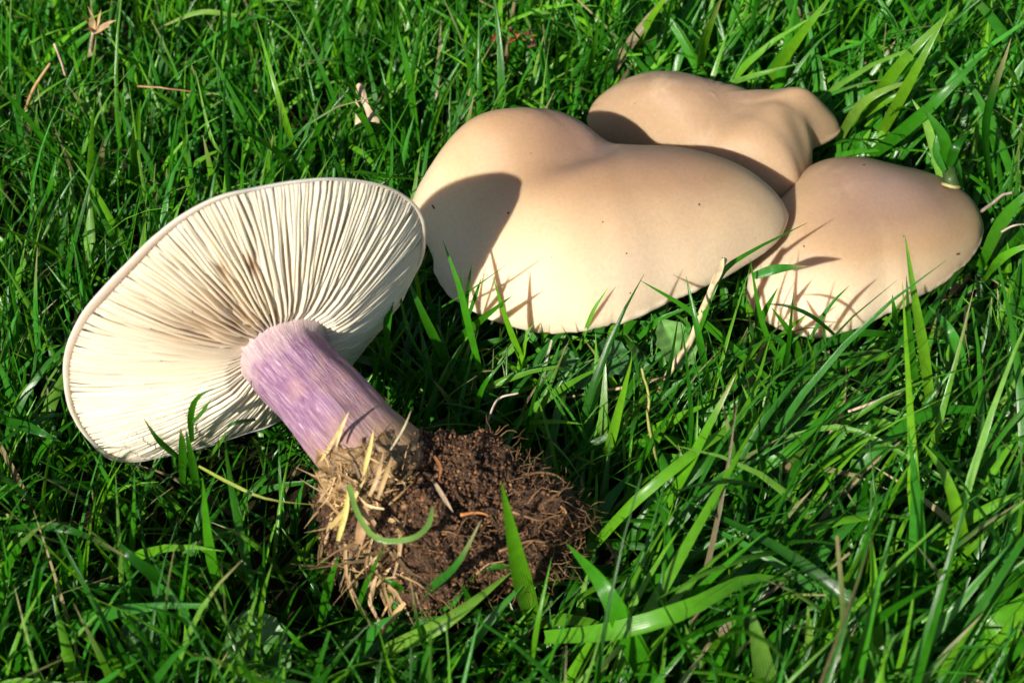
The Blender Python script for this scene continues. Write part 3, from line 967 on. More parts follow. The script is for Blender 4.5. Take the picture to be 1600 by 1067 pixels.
# traced blades: (points x, y, height cm), width cm, colour
BL = [
    # over and round the clod
    ([(838, 985, 0.3), (812, 890, 3.6), (783, 752, 7.0)], 0.46, G_LIT),
    ([(612, 962, 1.0), (672, 918, 2.9), (715, 880, 4.4), (752, 812, 5.4)], 0.24, G_BLUE),
    ([(592, 1020, 1.2), (690, 975, 2.4), (800, 893, 2.9)], 0.40, G_PALE),
    ([(712, 1045, 0.9), (765, 970, 2.2), (833, 895, 2.9)], 0.22, G_BLUE),
    ([(720, 935, 1.9), (748, 890, 2.9), (800, 885, 2.9), (830, 892, 2.0)], 0.16, G_MID),
    ([(645, 955, 1.2), (700, 945, 2.2), (725, 923, 2.6)], 0.20, G_BLUE),
    ([(820, 1110, 0.2), (838, 985, 2.6), (862, 870, 3.8)], 0.17, G_LIT),
    ([(760, 985, 1.4), (735, 940, 2.4), (718, 905, 2.9)], 0.16, G_DEEP),
    ([(500, 985, 0.5), (512, 920, 2.0), (530, 868, 2.9)], 0.24, G_MID),
    ([(555, 960, 0.8), (575, 905, 2.6), (600, 855, 3.9)], 0.14, G_MID),
    ([(640, 940, 1.8), (620, 915, 2.9), (596, 902, 3.0)], 0.17, G_MID),
    ([(700, 1067, 0.4), (660, 1000, 2.0), (640, 900, 3.8)], 0.12, G_DEEP),
    ([(655, 1110, 0.4), (665, 1045, 3.0), (675, 985, 4.5)], 0.22, G_BLUE),
    # foreground right
    ([(1040, 1110, 0.2), (990, 1010, 2.8), (945, 920, 4.2), (885, 848, 4.0)], 0.55, G_MID),
    ([(850, 995, 2.4), (960, 985, 3.4), (1075, 950, 4.0), (1165, 905, 3.8), (1240, 905, 3.2)], 0.42, G_LIT * 0.85),
    ([(1115, 1110, 0.5), (1150, 1010, 4.0), (1160, 905, 5.8)], 0.34, G_MID),
    ([(1215, 1150, 0.2), (1190, 1030, 3.5), (1172, 945, 4.6)], 0.50, G_PALE),
    ([(1560, 1110, 0.6), (1400, 1000, 2.8), (1240, 870, 3.6), (1060, 775, 3.0)], 0.36, G_DEEP),
    ([(1500, 1110, 0.6), (1330, 960, 2.4), (1180, 860, 3.1), (1080, 810, 2.8)], 0.24, G_BLUE),
    ([(940, 750, 0.4), (962, 660, 2.6), (988, 558, 4.6)], 0.25, G_LIT),
    ([(905, 880, 0.5), (985, 790, 2.8), (1080, 710, 3.8), (1165, 640, 3.8), (1205, 520, 4.4)], 0.26, G_LIT),
    ([(1010, 840, 0.5), (1060, 755, 2.8), (1110, 660, 4.6), (1150, 585, 5.6)], 0.26, G_LIT),
    ([(985, 850, 0.6), (1060, 760, 2.5), (1150, 695, 3.3), (1225, 680, 3.0)], 0.32, G_MID),
    ([(1225, 683, 3.0), (1330, 670, 3.2), (1480, 750, 3.0), (1610, 815, 2.0)], 0.15, G_PALE),
    ([(1085, 800, 0.5), (1180, 740, 2.4), (1250, 690, 3.2), (1330, 600, 3.6)], 0.30, G_MID),
    ([(1270, 820, 0.4), (1350, 720, 2.4), (1440, 650, 3.2), (1530, 640, 3.0), (1590, 660, 2.2)], 0.30, G_MID),
    ([(1445, 900, 0.2), (1430, 790, 3.0), (1425, 690, 4.4), (1410, 440, 6.2)], 0.32, G_LIT),
    ([(1465, 720, 0.3), (1445, 560, 3.4), (1430, 470, 5.0), (1414, 366, 6.4)], 0.30, G_LIT),
    ([(1440, 660, 0.3), (1425, 560, 2.4), (1416, 430, 4.6)], 0.24, G_MID),
    ([(1512, 640, 0.3), (1500, 560, 2.6), (1480, 510, 3.4), (1450, 478, 3.2)], 0.33, G_BLUE),
    ([(1515, 905, 1.0), (1500, 820, 3.2), (1478, 745, 4.3), (1440, 690, 4.6)], 0.34, G_LIT),
    ([(1440, 1000, 0.3), (1425, 850, 2.6), (1445, 760, 3.8)], 0.42, G_MID),
    ([(1470, 1060, 0.5), (1540, 990, 2.8), (1640, 900, 3.6)], 0.55, G_LIT),
    ([(1535, 1060, 0.5), (1590, 1000, 2.2), (1660, 930, 3.0)], 0.40, G_MID),
    ([(1350, 950, 0.3), (1345, 820, 2.4), (1355, 740, 3.8)], 0.32, G_DEEP),
    ([(1405, 880, 0.3), (1365, 790, 2.4), (1340, 730, 3.6)], 0.28, G_MID),
    ([(1260, 1120, 0.3), (1265, 1020, 2.8), (1262, 945, 4.2)], 0.26, G_PALE),
    ([(1120, 1110, 0.3), (1085, 1020, 2.2), (1070, 975, 3.2)], 0.18, G_PALE),
    ([(1380, 1110, 0.3), (1390, 1010, 2.4), (1408, 880, 4.4)], 0.24, G_MID),
    ([(1080, 880, 1.0), (1130, 842, 2.2), (1180, 818, 2.8)], 0.16, G_MID),
    ([(1195, 830, 1.2), (1240, 805, 2.2), (1280, 775, 2.6)], 0.16, G_PALE),
    ([(1320, 600, 1.5), (1400, 645, 2.0), (1505, 655, 2.0)], 0.14, G_PALE),
    ([(1200, 800, 0.5), (1240, 690, 2.2), (1385, 600, 3.0)], 0.30, G_BLUE),
    # by the largest cap and the oval cap
    ([(1080, 560, 1.6), (1098, 495, 3.2), (1125, 430, 4.2), (1170, 395, 4.4), (1262, 348, 4.2)], 0.19, G_MID),
    ([(1115, 640, 0.5), (1095, 540, 3.4), (1072, 432, 4.8)], 0.23, G_MID),
    ([(1215, 605, 1.0), (1130, 530, 2.4), (1070, 480, 3.5), (1000, 438, 4.3)], 0.20, G_MID),
    ([(1215, 560, 1.2), (1190, 500, 2.8), (1172, 405, 4.6)], 0.15, G_MID),
    ([(1175, 432, 3.9), (1215, 420, 4.2), (1262, 416, 4.1)], 0.26, G_BLUE),
    ([(1310, 528, 2.2), (1270, 495, 3.2), (1230, 478, 3.5), (1195, 475, 3.3)], 0.13, G_DEEP),
    ([(1265, 530, 2.0), (1295, 480, 2.9), (1327, 446, 3.4)], 0.11, G_BLUE),
    ([(1290, 560, 1.5), (1288, 520, 2.3), (1286, 500, 2.9)], 0.07, G_BLUE),
    ([(1400, 510, 1.0), (1398, 490, 2.3), (1394, 460, 3.1)], 0.17, G_MID),
    ([(1020, 570, 0.8), (1075, 515, 2.4), (1050, 488, 2.2)], 0.16, G_MID),
    ([(985, 540, 1.2), (1030, 500, 2.4), (1090, 475, 2.8)], 0.16, G_MID),
    ([(900, 560, 0.8), (925, 490, 2.8), (950, 450, 3.5)], 0.11, G_PALE),
    ([(848, 560, 0.8), (848, 530, 2.0), (846, 505, 2.7)], 0.11, G_MID),
    ([(765, 640, 0.2), (735, 520, 3.0), (718, 450, 4.2), (692, 376, 5.2)], 0.22, G_MID),
    ([(735, 560, 0.8), (722, 480, 2.8), (722, 420, 4.0)], 0.11, G_DEEP),
    ([(725, 560, 0.8), (730, 460, 3.5), (738, 410, 4.3)], 0.13, G_MID),
    ([(700, 545, 0.9), (745, 505, 3.0), (800, 462, 4.2)], 0.22, G_MID),
    ([(690, 480, 3.0), (740, 450, 4.1), (800, 407, 5.0)], 0.08, G_MID),
    ([(730, 500, 2.4), (742, 465, 3.6), (752, 435, 4.2)], 0.12, G_BLUE),
    ([(835, 610, 0.4), (795, 510, 3.0), (770, 432, 4.7)], 0.20, G_LIT),
    ([(770, 565, 1.2), (800, 545, 2.0), (835, 505, 2.6)], 0.20, G_PALE),
    ([(800, 625, 0.5), (815, 560, 1.8), (825, 515, 2.6)], 0.17, G_LIT),
    ([(715, 600, 0.5), (670, 510, 3.4), (632, 425, 4.8)], 0.24, G_MID),
    ([(690, 600, 0.5), (640, 520, 3.2), (617, 418, 5.2)], 0.14, G_BLUE),
    ([(610, 600, 0.5), (604, 520, 3.6), (615, 445, 4.9), (632, 425, 5.0)], 0.28, G_MID),
    ([(650, 520, 1.5), (642, 430, 4.0), (645, 326, 6.6)], 0.15, G_DEEP),
    ([(660, 520, 1.5), (652, 440, 4.0), (636, 375, 5.4)], 0.12, G_LIT),
    ([(690, 530, 1.5), (668, 460, 3.4), (660, 395, 4.9)], 0.12, G_DEEP),
    ([(740, 680, 0.3), (752, 610, 2.6), (790, 560, 3.4)], 0.15, G_MID),
    ([(1225, 600, 0.3), (1232, 540, 2.2), (1240, 455, 4.0)], 0.14, G_DEEP),
    ([(1180, 560, 0.6), (1190, 500, 2.4), (1215, 450, 3.6)], 0.22, G_MID),
    ([(1255, 590, 0.3), (1240, 530, 2.2), (1205, 480, 3.2)], 0.22, G_MID),
    ([(1170, 570, 0.6), (1225, 520, 2.2), (1262, 490, 3.0)], 0.18, G_LIT),
    ([(1240, 600, 0.3), (1225, 540, 1.8), (1180, 510, 2.4)], 0.20, G_BLUE),
    ([(1215, 600, 0.3), (1222, 550, 1.8), (1255, 520, 2.6)], 0.20, G_MID),
    ([(1195, 560, 0.3), (1182, 500, 2.2), (1185, 450, 3.6)], 0.18, G_DEEP),
    ([(1250, 620, 0.3), (1270, 570, 1.8), (1260, 525, 2.6)], 0.16, G_LIT),
    # in front of the upturned cap and lower left
    ([(300, 690, 2.2), (298, 650, 4.4), (308, 622, 5.4), (334, 606, 5.6)], 0.16, G_MID),
    ([(300, 660, 4.0), (315, 645, 4.8), (330, 624, 5.2)], 0.13, G_MID),
    ([(280, 715, 1.2), (250, 690, 3.3), (224, 653, 4.6)], 0.15, G_BLUE),
    ([(285, 760, 0.8), (285, 700, 3.4), (282, 668, 4.6)], 0.20, G_MID),
    ([(310, 780, 0.6), (300, 720, 3.0), (290, 670, 4.6)], 0.20, G_MID),
    ([(322, 720, 1.4), (345, 690, 3.2), (355, 672, 4.2)], 0.13, G_LIT),
    ([(400, 655, 4.0), (370, 660, 4.5), (350, 668, 4.2)], 0.12, G_DEEP),
    ([(310, 728, 3.2), (360, 755, 3.4), (420, 780, 3.2), (510, 790, 2.6)], 0.08, (0.26, 0.36, 0.06)),
    ([(362, 960, 0.3), (330, 870, 2.8), (316, 745, 5.0)], 0.32, G_MID),
    ([(335, 965, 0.3), (270, 920, 2.6), (205, 870, 3.8), (185, 845, 3.8)], 0.30, G_DEEP),
    ([(-20, 835, 2.2), (60, 822, 3.4), (130, 835, 3.4), (215, 880, 2.2)], 0.20, G_DEEP),
    ([(60, 1060, 0.2), (58, 920, 3.0), (70, 880, 3.6), (95, 864, 3.4)], 0.16, G_DEEP),
    ([(125, 990, 0.2), (125, 880, 2.8), (116, 835, 3.8)], 0.18, G_DEEP),
    ([(330, 1090, 0.3), (290, 960, 2.6), (230, 895, 3.0)], 0.22, G_BLUE),
    ([(395, 1090, 0.3), (410, 940, 3.4), (425, 880, 4.4)], 0.10, G_LIT),
    ([(505, 1060, 0.3), (470, 1010, 2.2), (438, 972, 2.8)], 0.16, G_MID),
    ([(545, 1060, 0.6), (580, 990, 2.2), (615, 960, 2.6)], 0.26, G_BLUE),
    ([(0, 1000, 0.6), (40, 1040, 2.0), (60, 1090, 1.0)], 0.30, G_MID),
    ([(250, 1090, 0.3), (258, 1010, 2.4), (262, 975, 3.2)], 0.16, G_BLUE),
    ([(185, 1090, 0.3), (172, 1020, 2.4), (166, 995, 3.0)], 0.14, G_MID),
    ([(0, 655, 2.0), (50, 670, 2.8), (95, 690, 2.6)], 0.26, G_DEEP),
    ([(45, 740, 0.5), (75, 690, 2.4), (125, 650, 2.6)], 0.16, G_MID),
    # top right: broad leaning blades
    ([(1090, 150, 0.5), (1100, 70, 4.0), (1130, -10, 6.5)], 0.36, G_LIT),
    ([(1180, 155, 0.5), (1240, 70, 4.0), (1310, -20, 6.0)], 0.34, G_LIT),
    ([(1320, 230, 0.5), (1400, 110, 4.5), (1500, 5, 6.5)], 0.38, G_LIT),
    ([(1340, 260, 0.5), (1440, 180, 4.0), (1550, 70, 6.0)], 0.40, G_MID),
    ([(1365, 230, 1.0), (1420, 130, 4.4), (1480, 20, 6.4)], 0.34, G_LIT),
    ([(1300, 240, 0.8), (1350, 160, 3.6), (1440, 120, 4.4)], 0.30, G_PALE),
    ([(1310, 210, 0.8), (1380, 160, 3.2), (1480, 110, 4.0)], 0.30, G_LIT),
    ([(1475, 300, 2.0), (1450, 200, 3.6), (1425, 155, 4.2)], 0.26, G_PALE),
    ([(1505, 300, 2.0), (1495, 250, 3.4), (1470, 180, 4.6)], 0.22, G_BLUE),
    ([(1340, 90, 0.5), (1335, 40, 3.0), (1325, -20, 5.0)], 0.34, G_MID),
    ([(1030, 120, 0.5), (1040, 50, 3.4), (1052, -10, 5.0)], 0.36, G_MID),
    ([(980, 110, 0.5), (1010, 40, 3.6), (1060, -30, 5.5)], 0.30, G_LIT),
    ([(900, 170, 0.5), (925, 90, 3.6), (935, 30, 5.0)], 0.28, G_MID),
    ([(860, 160, 0.5), (850, 100, 3.0), (842, 60, 4.2)], 0.30, G_BLUE),
    ([(1110, 140, 2.4), (1180, 118, 4.0), (1255, 98, 4.4)], 0.20, G_PALE),
    ([(1560, 340, 0.5), (1540, 200, 3.8), (1580, 60, 6.4)], 0.40, G_DEEP),
    ([(1530, 420, 0.6), (1570, 340, 3.2), (1640, 270, 4.6)], 0.38, G_MID),
    ([(1535, 440, 0.8), (1570, 400, 2.6), (1630, 375, 3.4)], 0.26, G_LIT),
    ([(655, 250, 0.5), (640, 130, 3.4), (620, 40, 5.0)], 0.24, G_MID),
    ([(610, 270, 0.5), (570, 190, 3.2), (525, 130, 4.4)], 0.26, G_MID),
    ([(470, 265, 0.5), (440, 170, 3.0), (400, 30, 5.0)], 0.20, G_LIT),
    ([(370, 25, 3.0), (310, 20, 3.2), (240, 48, 2.6)], 0.18, G_PALE),
    ([(355, 250, 1.8), (330, 215, 2.8), (305, 110, 4.2)], 0.12, G_PALE),
    ([(215, 140, 1.2), (185, 120, 2.8), (150, 135, 2.2)], 0.14, G_MID),
    ([(130, 170, 0.6), (143, 110, 2.6), (150, 60, 3.8)], 0.18, G_MID),
    ([(50, 345, 0.4), (75, 300, 2.6), (88, 245, 3.6)], 0.22, G_MID),
    ([(240, 320, 1.0), (260, 285, 2.6), (278, 262, 3.2)], 0.18, G_BLUE),
    ([(205, 340, 0.6), (225, 310, 2.2), (245, 285, 2.8)], 0.20, G_MID),
]
brng = np.random.default_rng(17)
hero_blades = []
for pts, w, c in BL:
    P3 = [at(*p) for p in pts]
    # edges catch the light differently: turn each blade's face a little
    face = np.array([brng.uniform(-0.5, 0.3), -0.55 + brng.uniform(-0.35, 0.35), 0.75])
    cc = np.array(c) * brng.uniform(0.8, 1.2) * np.array([brng.uniform(0.85, 1.2), 1, brng.uniform(0.8, 1.2)])
    tp = (0.40, 0.34, 0.16) if brng.random() < 0.1 else None
    o = blade_obj('grass_blade', P3, w, cc, M_GRASS, ground, n=12, tip=tp, face=face, twist=brng.uniform(-0.5, 0.5))

# random sward ------------------------------------------------------
trees_ = [BVHTree.FromPolygons([tuple(p) for p in Vs], Fs) for Vs, Fs in SOLIDS]
foot = []
for c in CAPS.values():
    t = np.linspace(0, 2 * math.pi, 48, endpoint=False)
    R = per_interp(c['R'], t)
    foot.append((c, ))


def cap_clear(x, y):
    """how high grass may stand at x, y (cm): it is pressed down round the caps, the stem and the clod"""
    lim = np.full(x.shape, 99.0)
    for c in CAPS.values():
        dx, dy = x - c['x'], y - c['y']
        t = np.arctan2(dy, dx) % (2 * math.pi)
        R = per_interp(c['R'], t)
        dist = np.hypot(dx, dy) - R
        front = np.clip(-dy / (np.hypot(dx, dy) + 1e-6), -1, 1)
        rimz = c['z'] + c['sx'] * dx + c['sy'] * dy
        l = np.where(front > -0.1, rimz - 0.25 + 0.55 * np.maximum(dist, 0), rimz + 0.6 + 1.6 * np.maximum(dist, 0))
        l = np.where(dist < 0, rimz - 0.35, l)
        lim = np.minimum(lim, np.where(dist < 5, l, 99))
    # upturned cap: its plan is a band along E1
    q = (x - CC[0]) * E1[0] + (y - CC[1]) * E1[1]
    s_ = (x - CC[0]) * nrm[0] + (y - CC[1]) * nrm[1]
    inside = (q > -5.4) & (q < 4.6) & (s_ > -2.4) & (s_ < 3.2)
    lowrim = np.interp(q, [-5.2, -3.5, -1, 1.5, 3.5, 4.6], [3.6, 1.8, 1.6, 2.2, 3.6, 5.0])
    lim = np.where(inside, np.minimum(lim, lowrim + 0.30 * np.maximum(s_, 0)), lim)
    inside2 = (q > -5.4) & (q < 4.6) & (s_ >= 3.2) & (s_ < 5.0)
    lim = np.where(inside2, np.minimum(lim, 2.9), lim)
    # stem and clod
    for (cx, cy, rx, ry, h0) in ((sc0[0], sc0[1], 3.4, 2.8, 1.0),):
        e = np.hypot((x - cx) / rx, (y - cy) / ry)
        lim = np.where(e < 1.7, np.minimum(lim, h0 + 0.4 + 4.0 * np.maximum(e - 0.85, 0)), lim)
    return lim


def make_sward(n, xr, yr, seed):
    r = np.random.default_rng(seed)
    x = r.uniform(*xr, n)
    y = r.uniform(*yr, n)
    # tufts
    tx = 0.55 * vnoise(np.stack([x * 0.9, y * 0.9, x * 0], -1))
    ty = 0.55 * vnoise(np.stack([x * 0.9, y * 0.9, x * 0 + 40], -1))
    x = x + tx
    y = y + ty
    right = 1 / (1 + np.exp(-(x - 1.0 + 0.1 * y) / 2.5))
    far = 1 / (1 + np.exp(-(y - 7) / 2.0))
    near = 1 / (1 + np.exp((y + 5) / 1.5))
    L = r.gamma(9, 1 / 9., n) * (3.1 + 1.5 * right + 1.3 * right * far + 0.9 * near)
    w = r.gamma(8, 1 / 8., n) * (0.150 + 0.055 * right + 0.03 * right * far + 0.03 * near * (0.4 + 0.6 * right))
    w = np.clip(w, 0.06, 0.42)
    # lean: random on the left, combed to the right and away on the right
    comb = 0.35 + 0.75 * right
    base_az = np.where(y < -1, 0.75, 0.95)
    az = np.where(r.random(n) < 0.62 * comb, base_az + r.normal(0, 0.55, n), r.uniform(-math.pi, math.pi, n))
    t0 = np.abs(r.normal(0.22, 0.20, n)) + 0.25 * right * r.random(n)
    bend = np.abs(r.normal(0.55, 0.45, n)) + 0.35 * right * r.random(n)
    flop = r.random(n) < 0.12
    bend = np.where(flop, bend + r.uniform(0.7, 1.5, n), bend)
    ns = 7
    s = np.linspace(0, 1, ns)
    lim = cap_clear(x + 0.5 * L * np.cos(az) * 0.4, y + 0.5 * L * np.sin(az) * 0.4)
    lim = np.minimum(lim, cap_clear(x, y))
    lim = np.where(r.random(n) < 0.04, lim * 1.9 + 0.6, lim)      # a few stand up over the rims
    hgt = L * np.mean(np.cos(np.clip(t0[:, None] + bend[:, None] * s, 0, 2.4)), 1)
    k = np.clip(lim / np.maximum(hgt, 0.3), 0.0, 1)
    # short of room: part shorter, part bent over
    t0 = t0 + (1 - k) * r.uniform(0.2, 0.9, n)
    L = L * np.clip(k ** 0.8, 0.12, 1)
    ang = np.clip(t0[:, None] + bend[:, None] * s[None] ** 1.3, 0, 2.3)
    az_s = az[:, None] + r.normal(0, 0.25, n)[:, None] * s
    dl = (L / (ns - 1))[:, None]
    dx = np.sin(ang) * np.cos(az_s) * dl
    dy = np.sin(ang) * np.sin(az_s) * dl
    dz = np.cos(ang) * dl
    z0 = np.full(n, -0.25)
    P = np.stack([x[:, None] + np.cumsum(dx, 1) - dx[:, :1], y[:, None] + np.cumsum(dy, 1) - dy[:, :1], z0[:, None] + np.cumsum(dz, 1) - dz[:, :1]], -1)
    P[..., 2] = np.maximum(P[..., 2], -0.2 + 0.0 * s)
    tw0 = r.uniform(-math.pi, math.pi, n) * 0.35
    tw = tw0[:, None] + r.normal(0, 0.9, n)[:, None] * s
    side = np.stack([-np.sin(az_s), np.cos(az_s), np.zeros_like(az_s)], -1)
    T = np.stack([np.sin(ang) * np.cos(az_s), np.sin(ang) * np.sin(az_s), np.cos(ang)], -1)
    nn = np.cross(side, T)
    sd2 = side * np.cos(tw)[..., None] + nn * np.sin(tw)[..., None]
    nn2 = -side * np.sin(tw)[..., None] + nn * np.cos(tw)[..., None]
    ts = r.uniform(0.3, 0.6, n)[:, None]
    wp = w[:, None] * 0.5 * np.minimum(1, (1 - s[None]) / (1 - ts)) ** 0.8 * (0.7 + 0.3 * np.minimum(1, s * 4))
    wp[:, -1] = 0.004
    # cut tips of the mown lawn
    cut = r.random(n) < 0.2
    wp[cut, -1] = wp[cut, -2] * 0.7
    fold = r.uniform(0.05, 0.5, n)[:, None, None]
    Lf = P - sd2 * wp[..., None]
    Md = P - nn2 * (wp[..., None] * fold)
    Rt = P + sd2 * wp[..., None]
    V = np.stack([Lf, Md, Rt], 2)            # n, ns, 3, 3
    # colours
    cl = G_DEEP + (G_MID - G_DEEP) * r.random((n, 1)) * 1.2
    m = r.random(n)
    cl = np.where((m < 0.22)[:, None], G_LIT * r.uniform(0.75, 1.15, (n, 1)), cl)
    cl = np.where(((m > 0.22) & (m < 0.36))[:, None], G_BLUE * r.uniform(0.7, 1.2, (n, 1)), cl)
    cl = np.where(((m > 0.36) & (m < 0.41))[:, None], G_PALE * r.uniform(0.8, 1.1, (n, 1)), cl)
    cl = cl * (1 + 0.25 * right[:, None] * (0.3 + far[:, None]) + 0.22 * (1 - right[:, None]) * far[:, None])  # far grass lightened in its colour, standing in for stronger sun there
    dead = m > 0.986
    cl = np.where(dead[:, None], np.array([0.34, 0.27, 0.14]) * r.uniform(0.4, 1.3, (n, 1)), cl)
    colr = np.repeat(np.repeat(cl[:, None, None, :], ns, 1), 3, 2)
    # pale sheath low on the blade, dry tip on some
    sh = np.clip(1 - s * 5, 0, 1)[None, :, None, None] * 0.12
    colr = colr * (1 - sh) + np.array([0.20, 0.22, 0.09]) * sh
    tipd = (r.random(n) < 0.10)[:, None, None, None] * np.clip((s - 0.72) / 0.28, 0, 1)[None, :, None, None]
    colr = colr * (1 - tipd) + np.array([0.36, 0.30, 0.15]) * tipd
    uv = np.zeros((n, ns, 3, 3))
    uv[:, :, 0, 0] = -1
    uv[:, :, 2, 0] = 1
    uv[..., 1] = s[None, :, None]
    return P, V, colr, uv, w * L


def collides(P):
    n = len(P)
    keep = np.ones(n, bool)
    lo = [(np.array(Vs).min(0) - 0.2, np.array(Vs).max(0) + 0.2) for Vs, _ in SOLIDS]
    for (a, b), tr in zip(lo, trees_):
        box = ((P.max(1) > a) & (P.min(1) < b)).all(1) & keep
        for i in np.where(box)[0]:
            q = P[i]
            for k in range(0, len(q) - 1):
                d_ = q[k + 1] - q[k]
                l = float(np.linalg.norm(d_))
                if l < 1e-5: continue
                if tr.ray_cast(tuple(q[k]), tuple(d_ / l), l + 0.06)[0] is not None:
                    keep[i] = False
                    break
    return keep


def to_mesh(name, V, colr, uv, **kw):
    n, ns = V.shape[:2]
    idx = np.arange(n * ns * 3).reshape(n, ns, 3)
    F = np.concatenate([np.stack([idx[:, :-1, j], idx[:, :-1, j + 1], idx[:, 1:, j + 1], idx[:, 1:, j]], -1).reshape(-1, 4) for j in (0, 1)])
    c4 = np.concatenate([colr, np.ones(colr.shape[:-1] + (1,))], -1)
    return mesh_obj(name, V.reshape(-1, 3), F, M_GRASS, attrs={'col': ('FLOAT_COLOR', c4.reshape(-1, 4)), 'buv': ('FLOAT_VECTOR', uv.reshape(-1, 3))}, **kw)


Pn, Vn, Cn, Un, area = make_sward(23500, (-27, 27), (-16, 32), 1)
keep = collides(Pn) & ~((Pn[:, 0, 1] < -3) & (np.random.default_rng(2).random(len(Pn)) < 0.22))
# nothing tall stands right over the clod or leans across the caps
ec = np.hypot((Pn[..., 0] - sc0[0]) / 3.4, (Pn[..., 1] - sc0[1]) / 2.8)
keep &= ~((ec < 1.45) & (Pn[..., 2] > 2.3)).any(1)
for c in CAPS.values():
    dx_, dy_ = Pn[..., 0] - c['x'], Pn[..., 1] - c['y']
    over = np.hypot(dx_, dy_) < per_interp(c['R'], np.arctan2(dy_, dx_) % (2 * math.pi)) + 0.9
    keep &= ~(over & (dy_ < 1.0) & (Pn[..., 2] > c['z'] + 1.0)).any(1)
Pn, Vn, Cn, Un, area = Pn[keep], Vn[keep], Cn[keep], Un[keep], area[keep]
# the largest blades in view are objects of their own, children of the ground they grow in
q = Pn[:, 4] - CAM
dep = q @ fwd
sx_, sy_ = (q @ rgt) / dep * FPX, (q @ upv) / dep * FPX
vis = (np.abs(sx_) < 780) & (np.abs(sy_) < 520) & (Pn[:, 4, 2] > 1.4)
score = np.where(vis, area / dep ** 2, -1)
order = np.argsort(-score)
N_SINGLE = 300 - len(BL)
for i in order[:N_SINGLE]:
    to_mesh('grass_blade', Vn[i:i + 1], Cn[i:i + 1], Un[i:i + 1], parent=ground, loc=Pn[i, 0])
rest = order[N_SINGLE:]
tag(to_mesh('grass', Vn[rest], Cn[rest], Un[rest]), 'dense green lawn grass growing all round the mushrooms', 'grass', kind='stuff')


# ------------------------------------------------------------------ odds and ends in the grass
def loose_tube(name, label, cat, pts, r, c, n=16, taper=0.7, sides=8, group=None):
    o = px_tube(name, pts, r, c, M_DRY, None, n=n, sides=sides, taper=taper)
    return tag(o, label, cat, group)


# bent dry stalk in front of the largest cap
st = empty('dry_stalk', at(1045, 585, 0.6))
tag(st, 'bent straw-coloured dry stalk leaning against the front edge of the largest cap', 'stalk')
px_tube('stalk', [(1040, 592, 1.5), (1056, 565, 2.0), (1078, 535, 2.4), (1095, 490, 3.2), (1106, 465, 3.7), (1118, 435, 4.2), (1132, 405, 4.8)], 0.088, (0.60, 0.47, 0.27), M_DRY, st, n=22, sides=8, taper=0.95)
blade_obj('split_end', [at(1114, 445, 4.15), at(1124, 425, 4.6), at(1131, 402, 5.0)], 0.16, (0.50, 0.38, 0.24), M_DRY, st, n=5, tipstart=0.7)
px_tube('side_stalk', [(1042, 590, 1.5), (1010, 598, 1.5), (970, 606, 1.4), (930, 612, 1.1), (885, 622, 0.7)], 0.06, (0.50, 0.38, 0.19), M_DRY, st, n=16, sides=7, taper=0.6)
px_tube('lower_stalk', [(1042, 590, 1.5), (1028, 612, 1.1), (1018, 640, 0.5)], 0.05, (0.42, 0.27, 0.13), M_DRY, st, n=8, sides=6, taper=0.7)

LO = 'dry grass stalks lying in the sward'
loose_tube('dry_stalk', 'thin pale dry stalk lying in the grass below the oval cap', 'stalk', [(1408, 612, 3.0), (1370, 627, 3.0), (1325, 643, 2.8)], 0.05, (0.62, 0.46, 0.33), group=LO)
loose_tube('dry_stalk', 'short bent tan stalk standing in grass between oval cap and broad foreground blades', 'stalk', [(1318, 640, 2.6), (1300, 672, 2.3), (1285, 700, 1.6)], 0.05, (0.40, 0.22, 0.13), group=LO)
loose_tube('twig', 'greyish brown twig sticking out from the edge of the oval cap', 'twig', [(1534, 330, 2.5), (1550, 318, 3.0), (1568, 304, 3.5), (1582, 300, 3.7)], 0.055, (0.34, 0.26, 0.22))
loose_tube('dry_stalk', 'thin curled pale stem lying in grass right of the oval cap', 'stalk', [(1565, 362, 2.8), (1585, 352, 3.1), (1612, 350, 3.0)], 0.035, (0.46, 0.36, 0.28), group=LO)
loose_tube('dry_stalk', 'thin upright green-tan stem with a joint, below the bent dry stalk', 'stalk', [(1038, 745, 0.4), (1022, 700, 2.0), (1012, 650, 3.0), (1014, 625, 3.4), (1003, 575, 4.2)], 0.045, (0.36, 0.36, 0.10), group=LO)
loose_tube('dry_stalk', 'fine reddish dry stem stretched through grass behind the upturned cap', 'stalk', [(215, 135, 2.6), (250, 138, 2.9), (290, 143, 2.7), (340, 152, 2.2)], 0.03, (0.40, 0.22, 0.11), group=LO)
loose_tube('dry_stalk', 'orange-brown dry blade leaning in grass left of the dried tuft', 'stalk', [(40, 175, 1.6), (52, 140, 2.9), (78, 100, 3.6)], 0.06, (0.45, 0.27, 0.12), group=LO)
loose_tube('dry_stalk', 'pale thin dry stem near the dried tuft, kinked halfway', 'stalk', [(85, 68, 3.6), (92, 90, 3.2), (103, 118, 2.6)], 0.04, (0.55, 0.40, 0.30), group=LO)
loose_tube('dry_stalk', 'whitish dry stem bent in the grass right of the lilac stem', 'stalk', [(755, 690, 1.0), (765, 650, 2.4), (780, 622, 3.0), (810, 614, 3.2)], 0.035, (0.55, 0.45, 0.36), group=LO)

